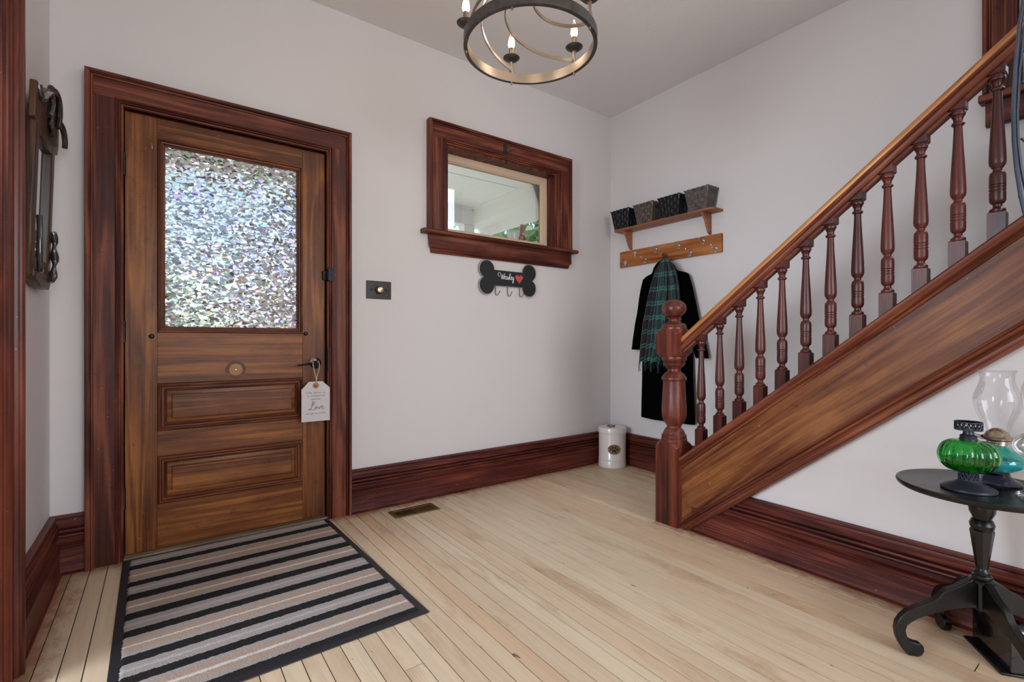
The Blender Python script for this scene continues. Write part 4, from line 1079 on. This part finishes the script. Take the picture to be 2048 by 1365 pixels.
m = MB(); m.tube(catmull([(3.03, 2.245, 1.585), (3.022, 2.245, 1.612), (3.020, 2.246, 1.632), (3.022, 2.250, 1.654), (3.024, 2.262, 1.654), (3.024, 2.268, 1.643)], 6), .0022, 8); m.build('hanger_hook', metalb, coat)
def tartan():
    t = NT('green_tartan')
    uv = t.new('ShaderNodeUVMap'); uv.uv_map = 'UVMap'
    sp = t.new('ShaderNodeSeparateXYZ'); t.link(uv.outputs[0], sp.inputs[0])
    def bandf(co, per, w_, off=0):
        f = t.math('FRACT', t.math('ADD', t.math('DIVIDE', co, per), off))
        return t.math('LESS_THAN', f, w_), f
    gu, fu = bandf(sp.outputs[0], .085, .36); gv, fv = bandf(sp.outputs[1], .105, .27)
    def lines(f, a, b, w_=.022):
        l1 = t.math('LESS_THAN', t.math('ABSOLUTE', t.math('SUBTRACT', f, a)), w_); l2 = t.math('LESS_THAN', t.math('ABSOLUTE', t.math('SUBTRACT', f, b)), w_)
        return t.math('MAXIMUM', l1, l2)
    base = lin('130e15'); gr = lin('113a34')
    col = t.mix(t.math('MULTIPLY', gu, .75), base, gr); col = t.mix(t.math('MULTIPLY', gv, .8), col, gr)
    both = t.math('MULTIPLY', gu, gv); col = t.mix(both, col, lin('1c5a4a'))
    col = t.mix(t.math('MULTIPLY', lines(fv, .01+.02, .27, .013), .7), col, lin('6b9396')); col = t.mix(t.math('MULTIPLY', lines(fu, .03, .36, .012), .5), col, lin('6b9396'))
    t.set(Base_Color=col, Roughness=.9); t.b.inputs['Sheen Weight'].default_value = .2
    return t.mat
tart = tartan()
scarf = empty('scarf', (2.96, 2.23, 1.59), 'green and navy tartan scarf draped over the black coat', 'scarf')
def interp(tab, z):
    for (z0, a0, b0), (z1, a1, b1) in zip(tab[:-1], tab[1:]):
        if z <= z0 and z >= z1:
            s = (z0-z)/(z0-z1); return a0+(a1-a0)*s, b0+(b1-b0)*s
    return tab[-1][1:]
TB = [(1.600, 2.200, 2.165), (1.585, 2.212, 2.145), (1.52, 2.262, 2.095), (1.43, 2.296, 2.065), (1.335, 2.322, 2.050), (1.142, 2.372, 2.035), (1.0, 2.392, 2.03), (.80, 2.412, 2.115)]
def strip(u0, u1, ztop, zbot, xoff, seed, folds, tab=TB, width=.36):
    m = MB(); nu, nv = 96, 60; uvs = []
    def fn(u, v):
        z = ztop-(ztop-zbot)*v
        L_, R__ = interp(tab, z); uu = u0+(u1-u0)*u
        y = L_+(R__-L_)*uu
        a = .004+.014*min(1, v*2.5)
        ph = folds*2*PI*u+1.2*noise.noise((u*2+seed, v*1.2, 0))
        x = xoff-a*math.sin(ph)-.010*math.sin(PI*u)-.004*noise.noise((u*9, v*5, seed))
        y += .012*math.sin(ph*1.0+1.3)*min(1, v*3)*(.3+.7*math.sin(PI*u))
        zz = z-.010*math.cos(ph)*v+.006*noise.noise((u*3, seed, v))
        uvs.append((u*width+seed*.013, z+.004*math.sin(ph)))
        return (x, y, zz)
    m.grid(fn, nu, nv)
    o = m.build('cloth', tart, scarf, sharp=180, recalc=False, solid=.003)
    uvl = o.data.uv_layers.new(name='UVMap')
    for l in o.data.loops: uvl.data[l.index].uv = uvs[l.vertex_index]
    # fringe
    fr_ = MB(); R2 = random.Random(seed)
    for k in range(34):
        p = Vector(fn((k+.5)/34, 1.0)); ln = R2.uniform(.045, .075)
        fr_.tube([p, p+Vector((R2.uniform(-.003, .003), R2.uniform(-.004, .004), -ln*.5)), p+Vector((R2.uniform(-.006, .004), R2.uniform(-.010, .010), -ln))], lambda s: .0022-.0008*s, 5)
    fr_.build('fringe', flat('fringe_yarn_%d' % seed, '1d3a38', .95), o)
strip(0, .62, 1.598, .84, 2.952, 1, 3.2)
strip(.50, 1.0, 1.596, .87, 2.962, 5, 2.2)
m = MB(); m.tube(catmull([(2.954, 2.19, 1.575), (2.960, 2.195, 1.590), (2.975, 2.20, 1.594), (2.988, 2.205, 1.585)], 6), lambda q: .012+.008*math.sin(PI*q), 12); m.build('top_fold', flat('dark_tartan_fold', '161219', .95), scarf)

# =================================================================== MIRROR on the left wall
mi = empty('wall_mirror', (XL, 2.40, 1.55), 'dark carved wooden framed mirror hanging on the left wall', 'mirror')
f = lambda y, z, b: (XL+b, y, z)
my0, my1, mz0, mz1 = 2.262, 2.612, 1.222, 1.80
TL = lambda z: .018*(z-1.22)/.6
m = MB()
def mbx(mb, y0, y1, z0, z1, b0, b1):
    mb.add([(XL+b0+TL(z0), y0, z0), (XL+b1+TL(z0), y0, z0), (XL+b1+TL(z0), y1, z0), (XL+b0+TL(z0), y1, z0), (XL+b0+TL(z1), y0, z1), (XL+b1+TL(z1), y0, z1), (XL+b1+TL(z1), y1, z1), (XL+b0+TL(z1), y1, z1)],
           [(0,3,2,1),(4,5,6,7),(0,1,5,4),(1,2,6,5),(2,3,7,6),(3,0,4,7)])
mbx(m, my0, my0+.055, mz0, mz1, .004, .030); mbx(m, my1-.055, my1, mz0, mz1, .004, .030)
mbx(m, my0+.055, my1-.055, mz0, mz0+.075, .004, .030); mbx(m, my0+.055, my1-.055, mz1-.08, mz1, .004, .030)
m.build('frame', mirw, mi, bevel=.006)
m = MB(); mbx(m, my0+.05, my1-.05, mz0+.07, mz1-.07, .010, .014); m.build('mirror_glass', mirror_m, mi)
# shaped bottom foot
m = MB(); m.prism([(my0+.04, mz0+.004), (my0+.06, mz0-.012), (my0+.10, mz0-.016), (my0+.13, mz0-.026), (my1-.06, mz0-.026), (my1-.03, mz0-.004), (my1-.03, mz0+.03), (my0+.04, mz0+.03)], lambda y, z: (XL+.006, y, z), lambda y, z: (XL+.036, y, z)); m.build('bottom_rail', mirw, mi, bevel=.003)
# crest board
cr = [(2.235,1.749),(2.66,1.749),(2.675,1.79),(2.67,1.84),(2.645,1.89),(2.60,1.93),(2.52,1.948),(2.44,1.93),(2.38,1.89),(2.33,1.85),(2.295,1.835),(2.275,1.84),(2.268,1.868),(2.255,1.876),(2.235,1.872)]
m = MB(); m.prism(cr, lambda y, z: (XL+.012+TL(z), y, z), lambda y, z: (XL+.031+TL(z), y, z)); m.build('crest_board', mirw, mi, bevel=.004)
carv = flat('dark_polished_carving', '2e2826', .2, .1, coat=.8)
m = MB()
def scroll(pts, r): m.tube(catmull([(XL+b+TL(z), y, z) for y, z, b in pts], 7), r, 10, flat=(1, 1.2))
scroll([(2.262, 1.868, .030), (2.275, 1.838, .034), (2.31, 1.838, .036), (2.36, 1.872, .038), (2.42, 1.905, .038), (2.45, 1.890, .038), (2.435, 1.85, .038), (2.41, 1.82, .036)], lambda s: .009)
scroll([(2.45, 1.935, .034), (2.52, 1.950, .038), (2.575, 1.935, .040), (2.60, 1.89, .040), (2.59, 1.84, .038)], lambda s: .011-.002*s)
scroll([(2.42, 1.84, .034), (2.45, 1.82, .038), (2.44, 1.80, .038), (2.48, 1.785, .038), (2.47, 1.768, .036)], lambda s: .008)
scroll([(2.60, 1.87, .036), (2.645, 1.865, .042), (2.675, 1.84, .046), (2.685, 1.81, .048), (2.69, 1.792, .046)], lambda s: .011-.002*s)
m.build('crest_carving', carv, mi)
m = MB()
scroll([(2.285, 1.43, .042), (2.278, 1.38, .046), (2.276, 1.32, .048), (2.284, 1.27, .048), (2.305, 1.245, .046), (2.335, 1.250, .044), (2.335, 1.272, .042)], lambda s: .007)
m.build('side_carving', carv, mi)
m = MB()
scroll([(2.595, 1.43, .034), (2.605, 1.39, .040), (2.598, 1.36, .040), (2.610, 1.32, .042), (2.598, 1.29, .042), (2.600, 1.255, .040), (2.580, 1.228, .038), (2.55, 1.235, .034)], lambda s: .008+.003*math.sin(s*20))
m.build('side_carving', carv, mi)

# =================================================================== CHANDELIER
CX_, CY_, CZ_ = 1.1696, 1.4888, 2.1426; RR = .252
ch = empty('chandelier', (CX_, CY_, CH), 'round bronze ring chandelier with candle bulbs hanging from the ceiling', 'chandelier')
rg = MB(); n = 96
ri, ro = RR-.007, RR+.008
for k in range(n):
    pass
vs_ = []; 
pf = [(ro, .0), (ro, .038), (ri, .038), (ri, .0)]
for k in range(n):
    a = 2*PI*k/n
    for r, z in pf: vs_.append((CX_+r*math.cos(a), CY_+r*math.sin(a), CZ_+z))
fo = [(k*4+j, k*4+(j+1) % 4, ((k+1) % n)*4+(j+1) % 4, ((k+1) % n)*4+j) for k in range(n) for j in (0, 1, 3)]
fi = [(k*4+2, k*4+3, ((k+1) % n)*4+3, ((k+1) % n)*4+2) for k in range(n)]
rg.add(vs_, fo, 0); rg.add(vs_, fi, 1)
bmv = bmesh.new()
rg.build('ring', [bronze, nickel], ch, sharp=30)
bulbg = glass('clear_bulb_glass', (1, .93, .84, 1), .6)
fil = NT('glowing_filament'); fil.set(Base_Color=(1, .8, .55, 1), Emission_Color=(1, .80, .55, 1), Emission_Strength=6.0)
AZ = [-142.3, 142.6, 71.0, 4.0, -69.0]
ck_ = None
def swirl(ph, n=40):
    P = []
    for i in range(n+1):
        s = i/n; rho = .243*(1-s)**.354; a = math.radians(ph)+math.radians(115)*s**.774; P.append((CX_+rho*math.cos(a), CY_+rho*math.sin(a), CZ_+.048+.185*s**.70))
    return P
for ph in AZ:
    a = math.radians(ph); px, py = CX_+RR*math.cos(a), CY_+RR*math.sin(a)
    MB().lathe([(-.010, .0036), (-.009, .0045), (0, .0045)], (px, py, CZ_), 12).build('ring_pin', nickel, ch)
    m = MB(); m.lathe([(0.036, .0085), (.050, .0085), (.052, .0062), (.088, .0062), (.090, .0095), (.094, .0085), (.096, .006), (.10, .006)], (px, py, CZ_), 16)
    cl = m.build('candle_stem', nickel, ch)
    m = MB(); m.lathe([(.094, .006), (.096, .020), (.101, .030), (.107, .0365), (.1085, .0365), (.104, .029), (.100, .018), (.099, .006)], (px, py, CZ_), 28); m.build('drip_cup', bronze, cl)
    m = MB(); m.lathe([(.098, .0110), (.149, .0110), (.1495, .006)], (px, py, CZ_), 20); m.build('candle_sleeve', nickel, cl)
    m = MB(); m.lathe([(.149, .010), (.155, .014), (.164, .0175), (.178, .0178), (.192, .0148), (.206, .009), (.218, .004), (.224, .0006)], (px, py, CZ_), 20); m.build('bulb', bulbg, cl)
    m = MB(); m.lathe([(.150, .007), (.157, .0125), (.166, .0158), (.178, .0145), (.190, .0085), (.201, .0025)], (px, py, CZ_), 16); m.build('filament', fil.mat, cl)
    pl_ = bpy.data.lights.new('bulb_light', 'POINT'); pl_.energy = 1.0; pl_.color = (1, .84, .68); pl_.shadow_soft_size = .012
    po_ = bpy.data.objects.new('bulb_light', pl_); COL.objects.link(po_); po_.location = (px, py, CZ_+.236)
    P = swirl(ph); m = MB()
    vs_ = []
    for i, p in enumerate(P):
        p = Vector(p); d = (Vector(P[min(i+1, len(P)-1)])-Vector(P[max(i-1, 0)])).normalized()
        sd = d.cross(Vector((0, 0, 1))); sd = sd.normalized() if sd.length > 1e-4 else Vector((1, 0, 0)); up = sd.cross(d)
        for q, r in ((-.0022, -.0065), (.0022, -.0065), (.0022, .0065), (-.0022, .0065)): vs_.append(p+up*r+sd*q)
    nn = len(P)
    fs = [(i*4+k, i*4+(k+1) % 4, (i+1)*4+(k+1) % 4, (i+1)*4+k) for i in range(nn-1) for k in range(4)]+[(0,1,2,3), ((nn-1)*4+3, (nn-1)*4+2, (nn-1)*4+1, (nn-1)*4)]
    m.add(vs_, fs).build('arm', nickel, ch)
m = MB(); m.lathe([(.215, .006), (.218, .020), (.235, .026), (.250, .020), (.255, .008), (.70, .007), (.703, .055), (.715, .062), (CH-CZ_, .062)], (CX_, CY_, CZ_), 24); m.build('hub_and_rod', bronze, ch)

# =================================================================== SIDE TABLE
TCX, TCY, TZ = 2.06, .355, .548
tb = empty('side_table', (TCX, TCY, 0), 'round black pedestal side table with four curled legs under the stairs', 'table')
MB().lathe([(-.024, .10), (-.022, .195), (-.020, .203), (-.016, .208), (-.011, .2105), (-.006, .2105), (-.003, .208), (-.002, .204), (-.003, .198), (-.004, .19), (-.004, .001)], (TCX, TCY, TZ+.004), 96).build('tabletop', blackw, tb)
cm = MB()
cm.lathe([(.415, .022), (.420, .028), (.432, .0305), (.445, .026), (.449, .0225), (.455, .024), (.470, .031), (.490, .033), (.510, .028), (.530, .028)], (TCX, TCY, 0), 32)
cm.lathe([(.295, .0145), (.300, .0150), (.409, .0290), (.413, .029), (.417, .026)], (TCX, TCY, 0), 8, M=Matrix.Translation((TCX, TCY, 0)) @ Matrix.Rotation(.25, 4, 'Z') @ Matrix.Translation((-TCX, -TCY, 0)))
cm.lathe([(.250, .024), (.252, .030), (.260, .0315), (.264, .028), (.266, .024), (.272, .0245), (.276, .022), (.278, .019), (.285, .0195), (.290, .016), (.296, .0145)], (TCX, TCY, 0), 32)
cm.lathe([(.165, .017), (.168, .0195), (.252, .0195)], (TCX, TCY, 0), 20)
cm.build('pedestal', blackw, tb, sharp=24)
LG = [(.018,.252),(.030,.262),(.045,.252),(.073,.232),(.092,.224),(.108,.212),(.118,.195),(.135,.180),(.160,.168),(.183,.155),(.206,.140),(.222,.122),(.233,.102),(.237,.080),(.234,.055),(.225,.032),(.212,.012),(.200,.001),(.175,.000),(.165,.006),(.158,.020),(.160,.034),(.168,.042),(.182,.043),(.195,.048),(.205,.060),(.209,.078),(.205,.094),(.196,.104),(.180,.117),(.155,.132),(.120,.148),(.086,.160),(.050,.168),(.018,.174)]
for aa in (131, 41, 221, 311):
    a = math.radians(aa); ca, sa = math.cos(a), math.sin(a); hw = .0115
    m = MB(); m.prism(LG, lambda r, z: (TCX+r*ca-hw*sa, TCY+r*sa+hw*ca, z), lambda r, z: (TCX+r*ca+hw*sa, TCY+r*sa-hw*ca, z))
    m.build('leg', blackw, tb, bevel=.003)

# =================================================================== OIL LAMPS
TT = TZ+.0006
def liner(c, z0, z1, r, n, mt, parent, name, wv=.0016, dia=True):
    m = MB()
    m.lathe([(z0, r-.002), (z0, r+.001), (z0+.003, r+.001), (z0+.003, r-.002), (z0, r-.002)], c, 36)
    m.lathe([(z1-.003, r-.002), (z1-.003, r+.001), (z1, r+.001), (z1, r-.002), (z1-.003, r-.002)], c, 36)
    for k in range(n):
        a0, a1 = 2*PI*k/n, 2*PI*(k+1)/n
        zz0, zz1 = c[2]+z0+.002, c[2]+z1-.002
        P0 = lambda a, z: (c[0]+r*math.cos(a), c[1]+r*math.sin(a), z)
        am = (a0+a1)/2
        m.tube([P0(a0, zz0), P0(am, (zz0+zz1)/2), P0(a1, zz1)], wv, 6); m.tube([P0(a1, zz0), P0(am, (zz0+zz1)/2), P0(a0, zz1)], wv, 6)
        m.lathe([(-.002, .001), (0, .0028), (.002, .001)], P0(am, (zz0+zz1)/2), 6)
    return m.build(name, mt, parent)
pewter = flat('blackened_pewter', '3c3e4a', .42, .6, bump=.3, bscale=150)
brassp = flat('tarnished_brass', 'b3a58f', .25, 1.0)
greeng = tglass('emerald_glass', (.16, .68, .24, 1))
tealg = tglass('teal_glass', (.28, .93, .84, 1))
# green melon lamp
lc = (1.984, .372, TT)
l1 = empty('oil_lamp', lc, 'oil lamp with ribbed emerald green glass font and pierced metal collar', 'oil lamp', 'oil lamps on the side table')
MB().lathe([(0, .0645), (.003, .0655), (.007, .0645), (.009, .060), (.016, .048), (.022, .034), (.027, .026), (.030, .024), (.031, .010)], lc, 48).build('foot', pewter, l1)
liner(lc, .030, .055, .0225, 14, pewter, l1, 'pierced_stem')
MB().lathe([(.028, .016), (.056, .016)], lc, 20).build('stem_core', pewter, l1)
rib = lambda z, a, r: r*(1+(.085*abs(math.sin(8*a))**.7-.05)*(min(1, max(0, (r-.022)/.02))))
pf = [(.0545+.1*0, .018)]
pf = [(.103-.048*math.cos(PI*i/22), .0195+(.0705-.0195)*math.sin(PI*i/22)**.75) for i in range(23)]
MB().lathe(pf+[(z, max(r-.0022, .001)) for z, r in pf[::-1]], lc, 96, rfun=rib).build('glass_font', greeng, l1, sharp=60)
oilm = tglass('green_lamp_oil', (.03, .26, .05, 1), 1.35)
pf2 = [(z, r-.0035) for z, r in pf if z < .092]
MB().lathe([(pf2[0][0]+.003, .004)]+[(z+.002, r-.002) for z, r in pf2], lc, 48).build('lamp_oil', oilm, l1)
MB().lathe([(.147, .019), (.149, .0215), (.156, .0215), (.158, .0195), (.164, .0205), (.166, .0185), (.168, .0135), (.178, .0125), (.180, .022), (.183, .0305)], lc, 32).build('burner_collar', pewter, l1)
liner(lc, .181, .207, .0315, 18, pewter, l1, 'gallery')
m = MB(); dr = Vector((.8, -.6, 0)).normalized(); p0 = Vector(lc)+Vector((0, 0, .172))+dr*.012
m.tube([p0, p0+dr*.03+Vector((0, 0, -.008))], .0012, 6); m.tube([p0+dr*.028+Vector((0, 0, -.008)), p0+dr*.040+Vector((0, 0, -.014)), p0+dr*.056+Vector((0, 0, -.021))], .0042, 8); m.build('wick_knob', pewter, l1)
# teal lamp with clear chimney
lc = (2.145, .335, TT)
l2 = empty('oil_lamp', lc, 'oil lamp with smooth teal glass font brass burner and clear chimney', 'oil lamp', 'oil lamps on the side table')
MB().lathe([(0, .056), (.004, .058), (.010, .054), (.018, .040), (.028, .030), (.036, .030), (.040, .018)], lc, 48).build('foot', tglass('dark_purple_glass', (.05, .05, .09, 1)), l2)
tf = [(.038, .024), (.044, .040), (.055, .058), (.066, .066), (.076, .067), (.090, .060), (.104, .044), (.114, .030), (.120, .022), (.124, .020)]
MB().lathe(tf+[(z-.001, r-.0022) for z, r in tf[::-1]], lc, 64).build('glass_font', tealg, l2, sharp=60)
MB().lathe([(.042, .010), (.047, .037), (.056, .054), (.066, .0625), (.0745, .0635), (.0748, .001)], lc, 48).build('lamp_oil', tglass('blue_lamp_oil', (.35, .68, .97, 1), 1.35), l2)
MB().lathe([(.121, .023), (.123, .025), (.128, .024), (.130, .026), (.135, .025), (.137, .027), (.139, .034), (.141, .050), (.143, .0515), (.146, .040), (.152, .031), (.160, .027), (.168, .020), (.174, .011), (.176, .003)], lc, 40).build('burner', brassp, l2)
chp = [(.146, .029), (.160, .030), (.180, .034), (.200, .041), (.225, .051), (.245, .0565), (.262, .0580), (.280, .0560), (.300, .049), (.318, .0430), (.334, .0405), (.346, .0415), (.354, .0445), (.359, .0475)]
def chimney(c, prof, parent):
    m = MB(); pr2 = prof+[(z, r-.0016) for z, r in prof[::-1]]
    vs_ = []; fs = []; n = len(pr2); seg = 64
    for z, r in pr2:
        for k in range(seg): a = 2*PI*k/seg; vs_.append((c[0]+r*math.cos(a), c[1]+r*math.sin(a), c[2]+z))
    for i in range(n):
        j = (i+1) % n
        for k in range(seg): fs.append((i*seg+k, i*seg+(k+1) % seg, j*seg+(k+1) % seg, j*seg+k))
    m.add(vs_, fs); o = m.build('chimney', chimg, parent, sharp=60); return o
o = chimney(lc, chp, l2); tag(o, 'clear glass hurricane chimney')
# clear square footed lamp
lc = (2.018, .222, TT)
l3 = empty('oil_lamp', lc, 'colourless glass oil lamp with a square foot beside the two coloured lamps', 'oil lamp', 'oil lamps on the side table')
clg = glass('clear_pressed_glass', (.93, .94, .95, 1), .6, .02, .7)
sq = MB()
def sqr(zz, a, r): q = min(1/max(abs(math.cos(a-.35)), abs(math.sin(a-.35))), 1.28); return r*q
sq.lathe([(0, .046), (.003, .049), (.007, .048), (.010, .044), (.014, .036), (.020, .024), (.028, .015), (.034, .011), (.050, .010), (.070, .010), (.090, .013), (.112, .020)], lc, 64, rfun=sqr); sq.build('foot', clg, l3, sharp=40)
fo_ = MB(); fo_.lathe([(.110, .018), (.118, .042), (.128, .056), (.142, .063), (.158, .063), (.172, .055), (.184, .040), (.190, .024), (.194, .020)], lc, 64); fo_.build('glass_font', clg, l3, sharp=40)
MB().lathe([(.192, .020), (.196, .022), (.204, .022), (.208, .026), (.214, .030), (.216, .018), (.228, .012), (.230, .004)], lc, 32).build('burner', brassp, l3)
m = MB()
for k in range(4):
    a = PI/4+k*PI/2; m.tube(catmull([(lc[0]+.029*math.cos(a), lc[1]+.029*math.sin(a), lc[2]+.214), (lc[0]+.040*math.cos(a), lc[1]+.040*math.sin(a), lc[2]+.222), (lc[0]+.038*math.cos(a), lc[1]+.038*math.sin(a), lc[2]+.236), (lc[0]+.043*math.cos(a), lc[1]+.043*math.sin(a), lc[2]+.250)], 5), .0012, 6)
m.build('chimney_prong', metalb, l3)
chimney(lc, [(.216, .030), (.226, .031), (.245, .036), (.270, .044), (.295, .047), (.320, .044), (.350, .034), (.38, .029), (.40, .031)], l3)

# =================================================================== BLACK BOX under the table
A_, B_ = Vector((2.196, .405, 0)), Vector((2.045, .294, 0)); dv_ = (B_-A_).normalized(); nv_ = Vector((-dv_.y, dv_.x, 0)); 
if nv_.x < 0: nv_ = -nv_
bx = empty('black_case', (A_+B_)/2, 'glossy black box with rounded corner standing on the floor under the side table', 'box')
Lb = (B_-A_).length; out_ = [(0, .008), (Lb, .008)]
for i in range(9): a = PI/2*i/8; out_.append((Lb-.025+.025*math.cos(a), .122+.025*math.sin(a)))
for i in range(9): a = PI/2+PI/2*i/8; out_.append((.025+.025*math.cos(a), .122+.025*math.sin(a)))
m = MB(); m.prism(out_, lambda s, z: tuple(A_+dv_*s+nv_*.002+Vector((0, 0, z))), lambda s, z: tuple(A_+dv_*s+nv_*.050+Vector((0, 0, z))))
m.build('case_body', flat('gloss_black_plastic', '0c0c10', .15, 0, coat=.6), bx, bevel=.004)
m = MB(); m.prism([(-.005, -.020), (Lb+.004, -.020), (Lb+.004, .052), (-.005, .052)], lambda s, q: tuple(A_+dv_*s+nv_*q+Vector((0, 0, .0005))), lambda s, q: tuple(A_+dv_*s+nv_*q+Vector((0, 0, .009))))
m.build('foot_plate', blackpl, bx, bevel=.003)

# =================================================================== WROUGHT IRON WALL ART at the right edge
ia = empty('iron_wall_art', (2.262, 0, 1.75), 'blue grey wrought iron openwork wall art beside the upper handrail', 'wall art')
m = MB(); yc0, zc0, ax_, bz_ = .0, 1.72, .303, .68
def leafp(k, s=1.0):
    P = []
    for i in range(48):
        a = 2*PI*i/48; yy = yc0+s*ax_*math.cos(a)*(1-.10*math.sin(a)); P.append((2.195-.02*math.cos(a)+.006*math.sin(k*3+a*4), yy+.005*math.sin(5*a+k), zc0+s*(1.05 if math.sin(a) > 0 else .70)*math.sin(a)))
    return P
m.tube(leafp(0), .0058, 8, closed=True)
m.tube([(x+.012, yc0+(y-yc0)*.965, zc0+(z-zc0)*.98) for x, y, z in leafp(1)], .0042, 8, closed=True)
m.build('outer_band', ironblue, ia)
m = MB()
for s in (-1, 1):
    for k in range(6):
        z0 = zc0-.50+.18*k
        m.tube(catmull([(2.215, 0, z0), (2.200, s*.09, z0+.02), (2.190, s*.19, z0+.10), (2.195, s*ax_*math.sqrt(max(.05, 1-((z0+.24-zc0)/bz_)**2))*.96, z0+.24)], 7), lambda q: .0055-.002*q, 8)
m.tube([(2.215, 0, zc0-.68), (2.215, 0, zc0+1.03)], .007, 8)
m.build('leaf_veins', ironblue, ia)
m = MB()
for z in (zc0-.4, zc0+.4): m.tube([(2.262, 0, z), (2.215, 0, z)], .006, 8)
m.build('wall_stud', ironblue, ia)
m = MB()
for k in range(9):
    a = PI*2*(-.16+.012*k)+0; yy = yc0+ax_*math.cos(a)*(1-.10*math.sin(a)); m.lathe([(-.005, .001), (-.003, .004), (0, .005), (.003, .004), (.005, .001)], (2.186, yy, zc0+bz_*math.sin(a)), 8)
m.build('beads', ironblue, ia)
